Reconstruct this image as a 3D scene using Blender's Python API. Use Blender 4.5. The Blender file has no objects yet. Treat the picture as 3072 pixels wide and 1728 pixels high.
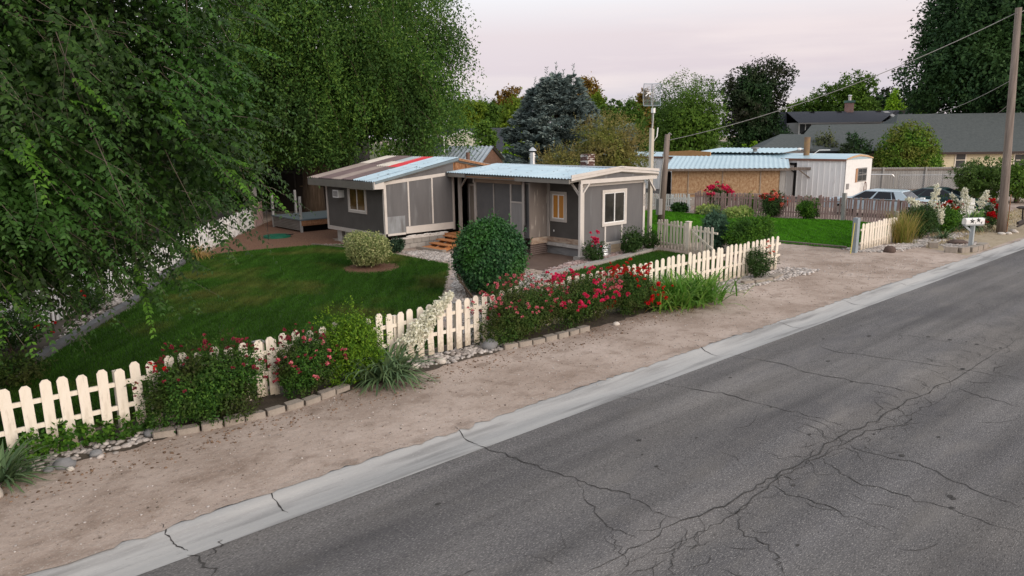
import bpy, math, random
import numpy as np
from mathutils import Vector, Matrix
random.seed(7); RNG = np.random.default_rng(7)
C = bpy.context.scene.collection
sc = bpy.context.scene
PI = math.pi

# ---------------------------------------------------------------- camera
FPX, PITCH, ROLL, CAMH = 2202.0, math.radians(11.712), -0.0127, 4.5
cam = bpy.data.cameras.new('camera'); co = bpy.data.objects.new('camera', cam); C.objects.link(co)
cam.sensor_width = 36.0; cam.lens = 36.0 * FPX / 3072.0
cam.clip_start = 0.1; cam.clip_end = 3000
co.location = (0, 0, CAMH)
co.rotation_euler = (Matrix.Rotation(PI / 2 - PITCH, 3, 'X') @ Matrix.Rotation(ROLL, 3, 'Z')).to_euler()
sc.camera = co

# ---------------------------------------------------------------- light
TH = 0.7224057818782437            # direction of the road and of the house walls
SUN_EL, SUN_AZ_UV = math.radians(22), math.radians(-84)   # soft dusk glow from across the road
w = bpy.data.worlds.new("World"); sc.world = w; w.use_nodes = True
nt = w.node_tree; nt.nodes.clear()
N = nt.nodes.new; L = nt.links.new
saz = TH + SUN_AZ_UV               # math angle of the sun's azimuth in world space
sky = N('ShaderNodeTexSky'); sky.sky_type = 'NISHITA'; sky.sun_disc = False
sky.sun_elevation = SUN_EL; sky.sun_rotation = PI / 2 - saz
bg1 = N('ShaderNodeBackground'); bg1.inputs[1].default_value = 0.03; L(sky.outputs[0], bg1.inputs[0])
tc = N('ShaderNodeTexCoord'); sep = N('ShaderNodeSeparateXYZ'); L(tc.outputs['Generated'], sep.inputs[0])
ramp = N('ShaderNodeValToRGB'); L(sep.outputs['Z'], ramp.inputs[0])
def setramp(r, stops):
    e = r.color_ramp.elements
    while len(e) > 1: e.remove(e[-1])
    e[0].position = stops[0][0]; e[0].color = (*stops[0][1], 1)
    for p, c in stops[1:]:
        q = e.new(p); q.color = (*c, 1)
setramp(ramp, [(0.0, (.54, .50, .60)), (.05, (.585, .525, .61)), (.085, (.655, .535, .585)), (.125, (.72, .595, .61)), (.165, (.82, .765, .77)), (.20, (.91, .91, .93)), (.30, (.90, .91, .93)), (.6, (.88, .93, .97)), (1.0, (.86, .93, 1.0))])
mp = N('ShaderNodeMapping'); mp.inputs['Scale'].default_value = (1.2, 1.2, 11); L(tc.outputs['Generated'], mp.inputs[0])
cn = N('ShaderNodeTexNoise'); cn.inputs['Scale'].default_value = 2.2; cn.inputs['Detail'].default_value = 7; cn.inputs['Roughness'].default_value = .55; L(mp.outputs[0], cn.inputs['Vector'])
cr = N('ShaderNodeValToRGB'); L(cn.outputs[0], cr.inputs[0]); setramp(cr, [(.44, (0, 0, 0)), (.63, (1, 1, 1))])
mx = N('ShaderNodeMixRGB'); mx.blend_type = 'MIX'; L(ramp.outputs[0], mx.inputs[1]); mx.inputs[2].default_value = (.86, .72, .70, 1)
mm = N('ShaderNodeMath'); mm.operation = 'MULTIPLY'; mm.inputs[1].default_value = .5; L(cr.outputs[0], mm.inputs[0]); L(mm.outputs[0], mx.inputs[0])
bg2 = N('ShaderNodeBackground'); bg2.inputs[1].default_value = 1.0; L(mx.outputs[0], bg2.inputs[0])
ad = N('ShaderNodeAddShader'); L(bg1.outputs[0], ad.inputs[0]); L(bg2.outputs[0], ad.inputs[1])
wo = N('ShaderNodeOutputWorld'); L(ad.outputs[0], wo.inputs[0])
sun = bpy.data.lights.new('sun', 'SUN'); sun.energy = 2.2; sun.angle = math.radians(40); sun.color = (1.0, .86, .74)
so = bpy.data.objects.new('sun', sun); C.objects.link(so)
so.rotation_euler = Vector((-math.cos(SUN_EL) * math.cos(saz), -math.cos(SUN_EL) * math.sin(saz), -math.sin(SUN_EL))).to_track_quat('-Z', 'Y').to_euler()
sc.view_settings.view_transform = 'Standard'; sc.view_settings.look = 'None'
sc.view_settings.exposure = 0.0; sc.view_settings.gamma = 1.0
sc.cycles.max_bounces = 6; sc.cycles.diffuse_bounces = 3; sc.cycles.glossy_bounces = 2; sc.cycles.transmission_bounces = 3; sc.cycles.transparent_max_bounces = 4

# ---------------------------------------------------------------- frames
CU, SU = math.cos(TH), math.sin(TH)
def W(u, v, z=0.0): return (u * CU - v * SU, u * SU + v * CU, z)      # (along road, away from road) -> world
def ray(x, y):
    c, s = math.cos(ROLL), math.sin(ROLL)
    a, b = (x - 1536) / FPX, (y - 864) / FPX
    X = c * a + s * b; z = -(-s * a + c * b)
    return X, math.cos(PITCH) + math.sin(PITCH) * z, -math.sin(PITCH) + math.cos(PITCH) * z
def at(x, y, depth):                                                   # world point on a sight line at a distance
    r = ray(x, y); t = depth / r[1]; return (r[0] * t, depth, CAMH + r[2] * t)
def ground(x, y, z=0.0):
    r = ray(x, y); t = (z - CAMH) / r[2]; return (r[0] * t, r[1] * t)
def uvof(p): return (p[0] * CU + p[1] * SU, -p[0] * SU + p[1] * CU)

# ---------------------------------------------------------------- mesh builder
class MB:
    def __init__(s, o=(0, 0, 0)): s.o = np.array(o, float); s.V = []; s.F = []; s.n = 0
    def add(s, vs, fs):
        vs = np.asarray(vs, float).reshape(-1, 3) - s.o
        s.V.append(vs); s.F += [tuple(int(i) + s.n for i in f) for f in fs]; s.n += len(vs); return s
    def box(s, a, b):
        (x0, y0, z0), (x1, y1, z1) = a, b
        return s.add([(x0, y0, z0), (x1, y0, z0), (x1, y1, z0), (x0, y1, z0), (x0, y0, z1), (x1, y0, z1), (x1, y1, z1), (x0, y1, z1)],
                     [(3, 2, 1, 0), (4, 5, 6, 7), (0, 1, 5, 4), (1, 2, 6, 5), (2, 3, 7, 6), (3, 0, 4, 7)])
    def bar(s, p, q, wd, ht, up=(0, 0, 1)):                            # box beam between two points
        p = np.array(p, float); q = np.array(q, float); d = q - p; d /= np.linalg.norm(d)
        up = np.array(up, float); sd = np.cross(d, up); sd /= np.linalg.norm(sd); u2 = np.cross(sd, d)
        a, b = sd * wd / 2, u2 * ht / 2
        return s.add([p - a - b, p + a - b, p + a + b, p - a + b, q - a - b, q + a - b, q + a + b, q - a + b],
                     [(0, 1, 2, 3), (7, 6, 5, 4), (4, 5, 1, 0), (5, 6, 2, 1), (6, 7, 3, 2), (7, 4, 0, 3)])
    def tube(s, pts, rad, n=6, cap=True):
        pts = [np.array(p, float) for p in pts]; k = len(pts)
        rad = [rad] * k if np.isscalar(rad) else rad
        vs = []; fs = []
        for i, p in enumerate(pts):
            d = pts[min(i + 1, k - 1)] - pts[max(i - 1, 0)]; d = d / (np.linalg.norm(d) + 1e-9)
            a = np.cross(d, (0, 0, 1) if abs(d[2]) < .9 else (1, 0, 0)); a /= np.linalg.norm(a); b = np.cross(d, a)
            for j in range(n):
                t = 2 * PI * j / n; vs.append(p + rad[i] * (a * math.cos(t) + b * math.sin(t)))
        for i in range(k - 1):
            for j in range(n):
                j2 = (j + 1) % n; fs.append((i * n + j, i * n + j2, (i + 1) * n + j2, (i + 1) * n + j))
        if cap and n > 3: fs.append(tuple(range(n))[::-1]); fs.append(tuple((k - 1) * n + j for j in range(n)))
        return s.add(vs, fs)
    def prism(s, poly, axis, a, b):                                    # polygon extruded along an axis; poly gives the other two coords in order
        n = len(poly)
        def mk(p, t): return (t, p[0], p[1]) if axis == 0 else ((p[0], t, p[1]) if axis == 1 else (p[0], p[1], t))
        vs = [mk(p, a) for p in poly] + [mk(p, b) for p in poly]
        return s.add(vs, [tuple(range(n)), tuple(range(2 * n - 1, n - 1, -1))] + [(i + n, (i + 1) % n + n, (i + 1) % n, i) for i in range(n)])
    def grid(s, rows):                                                 # rows of points -> quads
        m = len(rows[0]); vs = [p for r in rows for p in r]
        return s.add(vs, [(i * m + j, i * m + j + 1, (i + 1) * m + j + 1, (i + 1) * m + j) for i in range(len(rows) - 1) for j in range(m - 1)])
    def sphere(s, c, r, nu=8, nv=6, jit=0):
        c = np.array(c, float); r = np.array([r] * 3 if np.isscalar(r) else r, float); rows = []
        k = 1 + jit * (RNG.random((nv + 1, nu)) - .5)
        for i in range(nv + 1):
            t = PI * i / nv
            row = [c + r * k[i, j % nu] * np.array([math.sin(t) * math.cos(2 * PI * j / nu), math.sin(t) * math.sin(2 * PI * j / nu), math.cos(t)]) if 0 < i < nv else c + r * np.array([0, 0, math.cos(t)]) for j in range(nu + 1)]
            rows.append(row)
        return s.grid(rows[::-1])
    def build(s, name, mat, parent=None, smooth=False):
        V = np.concatenate(s.V) if s.V else np.zeros((0, 3))
        me = bpy.data.meshes.new(name); me.from_pydata(V.tolist(), [], s.F)
        if smooth: me.polygons.foreach_set('use_smooth', [True] * len(me.polygons))
        return link(name, me, mat, parent)
def link(name, me, mat, parent=None):
    me.update()
    if mat: me.materials.append(mat)
    o = bpy.data.objects.new(name, me); C.objects.link(o)
    if parent is not None: o.parent = parent
    return o
def raw(name, V, F, mat, parent=None):                                 # fast numpy mesh, faces all of one size
    k = F.shape[1]; me = bpy.data.meshes.new(name)
    me.vertices.add(len(V)); me.vertices.foreach_set('co', V.astype(np.float32).ravel())
    me.loops.add(F.size); me.loops.foreach_set('vertex_index', F.astype(np.int32).ravel())
    me.polygons.add(len(F)); me.polygons.foreach_set('loop_start', np.arange(0, F.size, k, dtype=np.int32))
    try: me.polygons.foreach_set('loop_total', np.full(len(F), k, dtype=np.int32))
    except Exception: pass
    me.update(calc_edges=True); return link(name, me, mat, parent)
def tag(o, label=None, cat=None, group=None, kind=None):
    if label: o['label'] = label
    if cat: o['category'] = cat
    if group: o['group'] = group
    if kind: o['kind'] = kind
    return o
def put(o, u, v, z=0, yaw=0): o.location = W(u, v, z); o.rotation_euler = (0, 0, TH + yaw); return o
def thing(name, label, cat, u, v, z=0, yaw=0, group=None):
    o = bpy.data.objects.new(name, None); C.objects.link(o); o.empty_display_size = .2
    put(o, u, v, z, yaw); return tag(o, label, cat, group)
def thing_w(name, label, cat, x, y, z=0, group=None):
    o = bpy.data.objects.new(name, None); C.objects.link(o); o.location = (x, y, z); return tag(o, label, cat, group)
def clone(o, parent=None, name=None):
    c = o.copy(); C.objects.link(c)
    if parent is not None: c.parent = parent
    return c

# ---------------------------------------------------------------- materials
def mat(name, cols, scale=4, detail=5, rough=.8, spec=.3, bump=0, bscale=40, stretch=(1, 1, 1), metal=0, speck=None, island=0, lo=.3, hi=.7):
    m = bpy.data.materials.new(name); m.use_nodes = True; t = m.node_tree; n = t.nodes; b = n['Principled BSDF']
    cols = [cols] if isinstance(cols[0], (int, float)) else cols
    tc = n.new('ShaderNodeTexCoord'); mp = n.new('ShaderNodeMapping'); mp.inputs['Scale'].default_value = stretch; t.links.new(tc.outputs['Object'], mp.inputs[0])
    col = None
    if len(cols) > 1:
        no = n.new('ShaderNodeTexNoise'); no.inputs['Scale'].default_value = scale; no.inputs['Detail'].default_value = detail; no.inputs['Roughness'].default_value = .6
        t.links.new(mp.outputs[0], no.inputs['Vector']); r = n.new('ShaderNodeValToRGB'); t.links.new(no.outputs[0], r.inputs[0])
        k = len(cols) - 1; setramp(r, [(lo + (hi - lo) * i / k, c) for i, c in enumerate(cols)]); col = r.outputs[0]
    else:
        r = n.new('ShaderNodeRGB'); r.outputs[0].default_value = (*cols[0], 1); col = r.outputs[0]
    if speck:                                                           # (colour, scale, low, high[, strength])
        for s in (speck if isinstance(speck[0][0], tuple) else [speck]):
            no = n.new('ShaderNodeTexNoise'); no.inputs['Scale'].default_value = s[1]; no.inputs['Detail'].default_value = 3; t.links.new(mp.outputs[0], no.inputs['Vector'])
            r = n.new('ShaderNodeValToRGB'); t.links.new(no.outputs[0], r.inputs[0]); k = s[4] if len(s) > 4 else 1
            setramp(r, [(s[2], (0, 0, 0)), (s[3], (k, k, k))]); mix = n.new('ShaderNodeMixRGB'); t.links.new(r.outputs[0], mix.inputs[0]); t.links.new(col, mix.inputs[1]); mix.inputs[2].default_value = (*s[0], 1); col = mix.outputs[0]
    if island:
        g = n.new('ShaderNodeNewGeometry'); mr = n.new('ShaderNodeMapRange'); t.links.new(g.outputs['Random Per Island'], mr.inputs[0]); mr.inputs[3].default_value = 1 - island; mr.inputs[4].default_value = 1 + island
        hs = n.new('ShaderNodeHueSaturation'); t.links.new(mr.outputs[0], hs.inputs['Value']); t.links.new(col, hs.inputs['Color']); col = hs.outputs[0]
    t.links.new(col, b.inputs['Base Color']); b.inputs['Roughness'].default_value = rough; b.inputs['Specular IOR Level'].default_value = spec; b.inputs['Metallic'].default_value = metal
    if bump:
        no = n.new('ShaderNodeTexNoise'); no.inputs['Scale'].default_value = bscale; no.inputs['Detail'].default_value = 5; t.links.new(mp.outputs[0], no.inputs['Vector'])
        bp = n.new('ShaderNodeBump'); bp.inputs['Strength'].default_value = bump; bp.inputs['Distance'].default_value = .02; t.links.new(no.outputs[0], bp.inputs['Height']); t.links.new(bp.outputs[0], b.inputs['Normal'])
    return m
GAIN = (1.45, 1.35, 1.0)
def leafmat(name, cols, trans=.3, rough=.6, spec=.12, patch=None, pscale=.5, gain=GAIN):
    cols = [tuple(a * g for a, g in zip(c, gain)) for c in cols]; patch = patch and tuple(a * g for a, g in zip(patch, gain))
    m = bpy.data.materials.new(name); m.use_nodes = True; t = m.node_tree; n = t.nodes; b = n['Principled BSDF']
    g = n.new('ShaderNodeNewGeometry'); r = n.new('ShaderNodeValToRGB'); t.links.new(g.outputs['Random Per Island'], r.inputs[0])
    setramp(r, [(i / max(1, len(cols) - 1), c) for i, c in enumerate(cols)]); col = r.outputs[0]
    if patch:
        tc = n.new('ShaderNodeTexCoord'); no = n.new('ShaderNodeTexNoise'); no.inputs['Scale'].default_value = pscale; no.inputs['Detail'].default_value = 3; t.links.new(tc.outputs['Object'], no.inputs['Vector'])
        r2 = n.new('ShaderNodeValToRGB'); t.links.new(no.outputs[0], r2.inputs[0]); setramp(r2, [(.42, (0, 0, 0)), (.62, (1, 1, 1))])
        mul = n.new('ShaderNodeMath'); mul.operation = 'MULTIPLY'; mul.inputs[1].default_value = .7; t.links.new(r2.outputs[0], mul.inputs[0])
        mix = n.new('ShaderNodeMixRGB'); t.links.new(mul.outputs[0], mix.inputs[0]); t.links.new(col, mix.inputs[1]); mix.inputs[2].default_value = (*patch, 1); col = mix.outputs[0]
    t.links.new(col, b.inputs['Base Color']); b.inputs['Roughness'].default_value = rough; b.inputs['Specular IOR Level'].default_value = spec
    tr = n.new('ShaderNodeBsdfTranslucent'); t.links.new(col, tr.inputs[0]); ms = n.new('ShaderNodeMixShader'); ms.inputs[0].default_value = trans
    out = n['Material Output']; t.links.new(b.outputs[0], ms.inputs[1]); t.links.new(tr.outputs[0], ms.inputs[2]); t.links.new(ms.outputs[0], out.inputs[0])
    return m

# ---------------------------------------------------------------- foliage
def unit(a): return a / (np.linalg.norm(a, axis=-1, keepdims=True) + 1e-9)
def leaf_quads(P, D, Nn, Ln, Wd):                                       # folded rhombus leaves from base points, directions, normals
    S = unit(np.cross(D, Nn)); Nn = np.cross(S, D)
    Ln = Ln[:, None]; Wd = Wd[:, None]
    mid = P + D * Ln * .45
    V = np.stack([P, mid + S * Wd * .5 + Nn * Wd * .12, P + D * Ln - Nn * Ln * .12, mid - S * Wd * .5 + Nn * Wd * .12], 1).reshape(-1, 3)
    return V
def leaf_object(name, Vs, mt, parent):
    V = np.concatenate(Vs); F = np.arange(len(V)).reshape(-1, 4); return raw(name, V, F, mt, parent)
def rdir(n): return unit(RNG.normal(size=(n, 3)))
def blob_leaves(blobs, n, ln, wd=.5, shell=.75, clump=0, droop=.2, zmin=None, up=.5, jit=.12):
    """leaves spread through ellipsoid blobs (x,y,z,rx,ry,rz), denser near their skins, optionally gathered in clumps"""
    B = np.array(blobs, float); vol = (B[:, 3] * B[:, 4] * B[:, 5]) ** .67; idx = RNG.choice(len(B), n, p=vol / vol.sum())
    if clump:
        nc = max(8, n // clump); ci = RNG.choice(len(B), nc, p=vol / vol.sum()); d = rdir(nc); r = shell + (1 - shell) * RNG.random(nc)
        cen = B[ci, :3] + d * B[ci, 3:] * r[:, None]; cs = (.13 + .12 * RNG.random(nc)) * B[ci, 3:].mean(1)
        k = RNG.integers(0, nc, n); off = RNG.normal(size=(n, 3)) * cs[k][:, None] * .6
        P = cen[k] + off; out = unit(d[k] * .8 + off / (np.abs(off).max() + 1e-6))
    else:
        d = rdir(n); r = shell + (1 - shell) * RNG.random(n) ** .7 + jit * RNG.normal(size=n) * .5
        P = B[idx, :3] + d * B[idx, 3:] * r[:, None]; out = d
    if zmin is not None:
        keep = P[:, 2] > zmin; P = P[keep]; out = out[keep]
    m = len(P); D = unit(out * .6 + rdir(m) * .8 + np.array([0, 0, -droop])); Nn = unit(out + np.array([0, 0, up]) + rdir(m) * .7)
    L_ = ln * (.7 + .6 * RNG.random(m))
    return leaf_quads(P, D, Nn, L_, L_ * wd)
def inpoly(P, poly):
    x, y = P[:, 0], P[:, 1]; ins = np.zeros(len(P), bool); k = len(poly)
    for i in range(k):
        (x1, y1), (x2, y2) = poly[i], poly[(i + 1) % k]
        c = ((y1 > y) != (y2 > y)) & (x < (x2 - x1) * (y - y1) / (y2 - y1 + 1e-12) + x1); ins ^= c
    return ins
def scatter(poly, n):
    a = np.array(poly); lo, hi = a.min(0), a.max(0); out = []; tot = 0
    while tot < n:
        P = lo + (hi - lo) * RNG.random((n, 2)); P = P[inpoly(P, poly)]; out.append(P); tot += len(P)
    return np.concatenate(out)[:n]
def uvw(P, z): return np.stack([P[:, 0] * CU - P[:, 1] * SU, P[:, 0] * SU + P[:, 1] * CU, z], 1)

# ================================================================ materials used in many places
M_dirt = mat('packed_dirt', [(.25, .185, .145), (.38, .30, .25), (.48, .39, .335)], scale=.5, detail=10, rough=.95, spec=.1, bump=.9, bscale=9, speck=[((.20, .145, .11), 2.2, .52, .70, .6), ((.17, .125, .10), 7, .58, .72, .5), ((.55, .49, .43), 42, .58, .70, .55), ((.17, .13, .11), 30, .60, .70, .6), ((.52, .46, .40), 14, .60, .72, .45)])
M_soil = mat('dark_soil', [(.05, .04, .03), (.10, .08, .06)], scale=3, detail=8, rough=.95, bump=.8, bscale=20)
M_bark = mat('bark_mulch', [(.09, .045, .028), (.16, .08, .05), (.24, .13, .08)], scale=14, detail=8, rough=.95, bump=1, bscale=60, speck=((.32, .2, .12), 50, .62, .7))
M_lawn = mat('lawn_turf', [(.02, .045, .008), (.035, .075, .012)], scale=2, detail=8, rough=.9, bump=.8, bscale=60)
M_asphalt = mat('aged_asphalt', [(.10, .097, .101), (.14, .133, .131), (.175, .162, .152)], scale=.35, detail=12, rough=.95, spec=.12, bump=.8, bscale=90, stretch=(.35, 1.0, 1), speck=[((.36, .34, .32), 80, .54, .68, .7), ((.05, .048, .048), 70, .55, .70, .75), ((.28, .265, .25), 30, .60, .74, .3), ((.075, .073, .078), .8, .50, .72, .45), ((.20, .185, .17), 2.3, .56, .74, .4)])
def seam_into(m, v0, half, colr):                                       # worn lighter band along the middle joint of the road
    t = m.node_tree; n = t.nodes; b = n['Principled BSDF']; old = b.inputs['Base Color'].links[0].from_socket
    tc = n.new('ShaderNodeTexCoord'); sp = n.new('ShaderNodeSeparateXYZ'); t.links.new(tc.outputs['Object'], sp.inputs[0])
    no = n.new('ShaderNodeTexNoise'); no.inputs['Scale'].default_value = 1.3; no.inputs['Detail'].default_value = 8; t.links.new(tc.outputs['Object'], no.inputs['Vector'])
    a = n.new('ShaderNodeMath'); a.operation = 'MULTIPLY_ADD'; t.links.new(no.outputs[0], a.inputs[0]); a.inputs[1].default_value = 1.3; a.inputs[2].default_value = -.65 - v0
    s = n.new('ShaderNodeMath'); s.operation = 'ADD'; t.links.new(sp.outputs['Y'], s.inputs[0]); t.links.new(a.outputs[0], s.inputs[1])
    ab = n.new('ShaderNodeMath'); ab.operation = 'ABSOLUTE'; t.links.new(s.outputs[0], ab.inputs[0])
    mr = n.new('ShaderNodeMapRange'); t.links.new(ab.outputs[0], mr.inputs[0]); mr.inputs[1].default_value = half * .2; mr.inputs[2].default_value = half; mr.inputs[3].default_value = .38; mr.inputs[4].default_value = 0
    mx2 = n.new('ShaderNodeMixRGB'); mx2.blend_type = 'SCREEN'; t.links.new(mr.outputs[0], mx2.inputs[0]); t.links.new(old, mx2.inputs[1]); mx2.inputs[2].default_value = (*colr, 1)
    mp = n.new('ShaderNodeMapping'); mp.inputs['Scale'].default_value = (.07, 1.5, 1); t.links.new(tc.outputs['Object'], mp.inputs[0]); n3 = n.new('ShaderNodeTexNoise'); n3.inputs['Scale'].default_value = 1.1; n3.inputs['Detail'].default_value = 7; t.links.new(mp.outputs[0], n3.inputs['Vector'])
    m3 = n.new('ShaderNodeMapRange'); t.links.new(n3.outputs[0], m3.inputs[0]); m3.inputs[1].default_value = .32; m3.inputs[2].default_value = .68; m3.inputs[3].default_value = .74; m3.inputs[4].default_value = 1.2   # lanes polished by tyres
    hs = n.new('ShaderNodeHueSaturation'); t.links.new(m3.outputs[0], hs.inputs['Value']); t.links.new(mx2.outputs[0], hs.inputs['Color']); t.links.new(hs.outputs[0], b.inputs['Base Color'])
seam_into(M_asphalt, 4.65, .55, (.10, .085, .07))
M_crack = mat('crack_dark', [(.03, .028, .027), (.07, .066, .062)], scale=8, rough=1)
M_kerb = mat('kerb_concrete', [(.29, .288, .283), (.37, .364, .355), (.44, .425, .405)], scale=.7, detail=10, rough=.85, spec=.2, bump=.3, bscale=60, stretch=(.25, 3, 1), speck=[((.16, .157, .154), 1.5, .49, .68, .75), ((.6, .58, .55), 70, .62, .72, .5), ((.2, .19, .18), 50, .66, .72, .7)])
M_white = mat('cream_paint', [(.66, .585, .48), (.78, .70, .59), (.80, .735, .635)], scale=5, detail=6, rough=.7, spec=.25, bump=.15, bscale=30, stretch=(3, 3, .6), speck=((.42, .34, .25), 16, .68, .76, .5), island=.05)
def base_grime(m, c, z0=.05, z1=.34, k=.75):                            # splashed dirt low on painted pickets
    t = m.node_tree; n = t.nodes; b = n['Principled BSDF']; old = b.inputs['Base Color'].links[0].from_socket; tc = n.new('ShaderNodeTexCoord'); sp = n.new('ShaderNodeSeparateXYZ'); t.links.new(tc.outputs['Object'], sp.inputs[0])
    gm = n.new('ShaderNodeNewGeometry'); no = n.new('ShaderNodeTexNoise'); no.inputs['Scale'].default_value = 14; no.inputs['Detail'].default_value = 6; t.links.new(gm.outputs['Position'], no.inputs['Vector'])
    a = n.new('ShaderNodeMath'); a.operation = 'MULTIPLY_ADD'; t.links.new(no.outputs[0], a.inputs[0]); a.inputs[1].default_value = .7; a.inputs[2].default_value = -.35; s = n.new('ShaderNodeMath'); t.links.new(sp.outputs['Z'], s.inputs[0]); t.links.new(a.outputs[0], s.inputs[1])
    mr = n.new('ShaderNodeMapRange'); t.links.new(s.outputs[0], mr.inputs[0]); mr.inputs[1].default_value = z0; mr.inputs[2].default_value = z1; mr.inputs[3].default_value = k; mr.inputs[4].default_value = 0
    mxx = n.new('ShaderNodeMixRGB'); t.links.new(mr.outputs[0], mxx.inputs[0]); t.links.new(old, mxx.inputs[1]); mxx.inputs[2].default_value = (*c, 1)
    pn = n.new('ShaderNodeTexNoise'); pn.inputs['Scale'].default_value = 5; pn.inputs['Detail'].default_value = 9; pn.inputs['Roughness'].default_value = .75; mp = n.new('ShaderNodeMapping'); mp.inputs['Scale'].default_value = (4, 4, .5); t.links.new(gm.outputs['Position'], mp.inputs[0]); t.links.new(mp.outputs[0], pn.inputs['Vector'])
    pr = n.new('ShaderNodeValToRGB'); t.links.new(pn.outputs[0], pr.inputs[0]); setramp(pr, [(.56, (0, 0, 0)), (.68, (.6, .6, .6))]); m2 = n.new('ShaderNodeMixRGB'); t.links.new(pr.outputs[0], m2.inputs[0]); t.links.new(mxx.outputs[0], m2.inputs[1]); m2.inputs[2].default_value = (.45, .38, .30, 1); t.links.new(m2.outputs[0], b.inputs['Base Color'])
base_grime(M_white, (.36, .30, .22))
M_coolwhite = mat('white_paint', [(.72, .71, .69), (.82, .81, .79)], scale=4, rough=.6, speck=((.4, .37, .33), 12, .66, .76, .5))
M_trim = mat('greige_trim', [(.40, .36, .325), (.47, .425, .385)], scale=3, rough=.7, stretch=(1, 1, 1), bump=.1, speck=((.26, .22, .19), 9, .68, .78, .5))
M_trimL = mat('pale_trim', [(.58, .535, .49), (.66, .61, .565)], scale=3, rough=.7, bump=.1, speck=((.36, .30, .26), 11, .68, .78, .5))
M_wall = mat('grey_siding', [(.13, .126, .128), (.16, .155, .156)], scale=1.2, detail=7, rough=.85, spec=.15, bump=.2, bscale=70, stretch=(3, 3, .5), speck=((.24, .245, .25), 1.1, .60, .76, .7))
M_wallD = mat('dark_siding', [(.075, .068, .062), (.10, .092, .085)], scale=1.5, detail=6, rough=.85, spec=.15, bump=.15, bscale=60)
M_screen = mat('screen_panel', [(.10, .098, .10), (.13, .125, .122)], scale=2, rough=.75, spec=.2, bump=.1, bscale=200)
M_panelbare = mat('weathered_panel', [(.22, .21, .205), (.29, .275, .265)], scale=2, rough=.8, stretch=(4, 4, .5))
M_tan = mat('tan_board', [(.27, .205, .155), (.33, .255, .195)], scale=2, rough=.8)
M_fascia = mat('taupe_fascia', [(.20, .185, .165), (.25, .23, .205)], scale=2, rough=.75, stretch=(.4, .4, 2))
M_rawwood = mat('raw_wood', [(.19, .085, .04), (.30, .145, .07), (.40, .22, .12)], scale=2, detail=8, rough=.85, stretch=(6, .6, 6), bump=.3)
M_step = mat('stained_wood', [(.36, .135, .045), (.46, .19, .07), (.55, .25, .10)], scale=3, detail=8, rough=.7, stretch=(6, .8, 6), bump=.2)
M_oldwood = mat('weathered_wood', [(.11, .085, .07), (.18, .145, .12), (.26, .22, .19)], scale=3, detail=9, rough=.9, stretch=(8, 8, .6), bump=.4)
M_greywood = mat('grey_wood', [(.22, .21, .20), (.31, .30, .285), (.40, .385, .365)], scale=2.5, detail=9, rough=.9, stretch=(9, 9, .5), bump=.3, island=.12)
M_pinkwood = mat('faded_red_wood', [(.25, .155, .14), (.37, .255, .235), (.44, .335, .31)], scale=2.5, detail=8, rough=.9, stretch=(5, 5, .6), island=.14, speck=((.33, .10, .09), 1.3, .60, .72, .5))
M_metal = mat('galvanised_sheet', [(.38, .51, .59), (.46, .59, .66), (.52, .64, .70)], scale=1.3, detail=6, rough=.45, spec=.5, metal=.25, speck=[((.17, .2, .22), 4.5, .645, .68, .8), ((.36, .44, .5), 1.2, .5, .7, .5)])
M_metalD = mat('old_metal_sheet', [(.30, .34, .38), (.38, .43, .47)], scale=1.5, rough=.5, metal=.3, speck=((.25, .22, .2), 2, .6, .7, .6))
M_steel = mat('bright_steel', [(.6, .6, .6)], rough=.3, metal=.9)
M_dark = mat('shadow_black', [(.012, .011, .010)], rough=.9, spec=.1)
M_glass = mat('dark_glass', [(.03, .033, .036), (.06, .062, .062)], scale=1.5, rough=.06, spec=.6)
M_block = mat('concrete_block', [(.30, .275, .25), (.38, .355, .325)], scale=5, rough=.9, bump=.4, bscale=60, island=.1)
M_mortar = mat('mortar_white', [(.55, .50, .46), (.66, .62, .58)], scale=6, rough=.9, bump=.5, speck=((.3, .25, .22), 9, .6, .7))
M_edge = mat('edging_stone', [(.25, .215, .18), (.34, .295, .25)], scale=6, detail=7, rough=.9, bump=.6, bscale=40, island=.15)
M_pebble = mat('river_pebble', [(.28, .24, .215), (.40, .36, .33), (.52, .48, .45)], scale=3, rough=.8, island=.38)
M_black = mat('black_paint', [(.012, .012, .013)], rough=.5)
M_asph_roof = mat('asphalt_shingle', [(.056, .065, .065), (.082, .092, .09)], scale=5, detail=8, rough=.9, bump=.6, bscale=12, speck=((.15, .155, .155), 30, .6, .75, .6))
M_navyroof = mat('dark_shingle', [(.032, .034, .044), (.05, .052, .064)], scale=5, detail=8, rough=.9, bump=.4, bscale=12)

# ================================================================ setting: ground, road, kerb, lawns
g = MB()
for (u0, u1, v0, v1) in [(-700, 1000, 8.715, 1000), (-700, 1000, -700, -4.6)]:
    g.add([(u0, v0, 0), (u1, v0, 0), (u1, v1, 0), (u0, v1, 0)], [(0, 1, 2, 3)])
tag(put(g.build('ground', M_dirt), 0, 0), kind='structure')
r = MB(); us = np.linspace(-200, 400, 60)
r.grid([[(u, v, -.064) for u in us] for v in (8.01, 4.8, 1.5, -4.62)][::-1])
road = tag(put(r.build('road', M_asphalt), 0, 0), kind='structure')
prof = [(7.99, -.060), (8.03, -.062), (8.28, -.078), (8.42, -.070), (8.55, -.022), (8.63, .004), (8.68, .010), (8.73, .008), (8.74, -.1)]
k = MB(); k.grid([[(u, v, z) for u in np.linspace(-200, 400, 300)] for v, z in prof])
kerb = tag(put(k.build('kerb', M_kerb, smooth=True), 0, 0), kind='structure')
def kz(v): return float(np.interp(v, [p[0] for p in prof[:-1]], [p[1] for p in prof[:-1]]))
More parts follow.
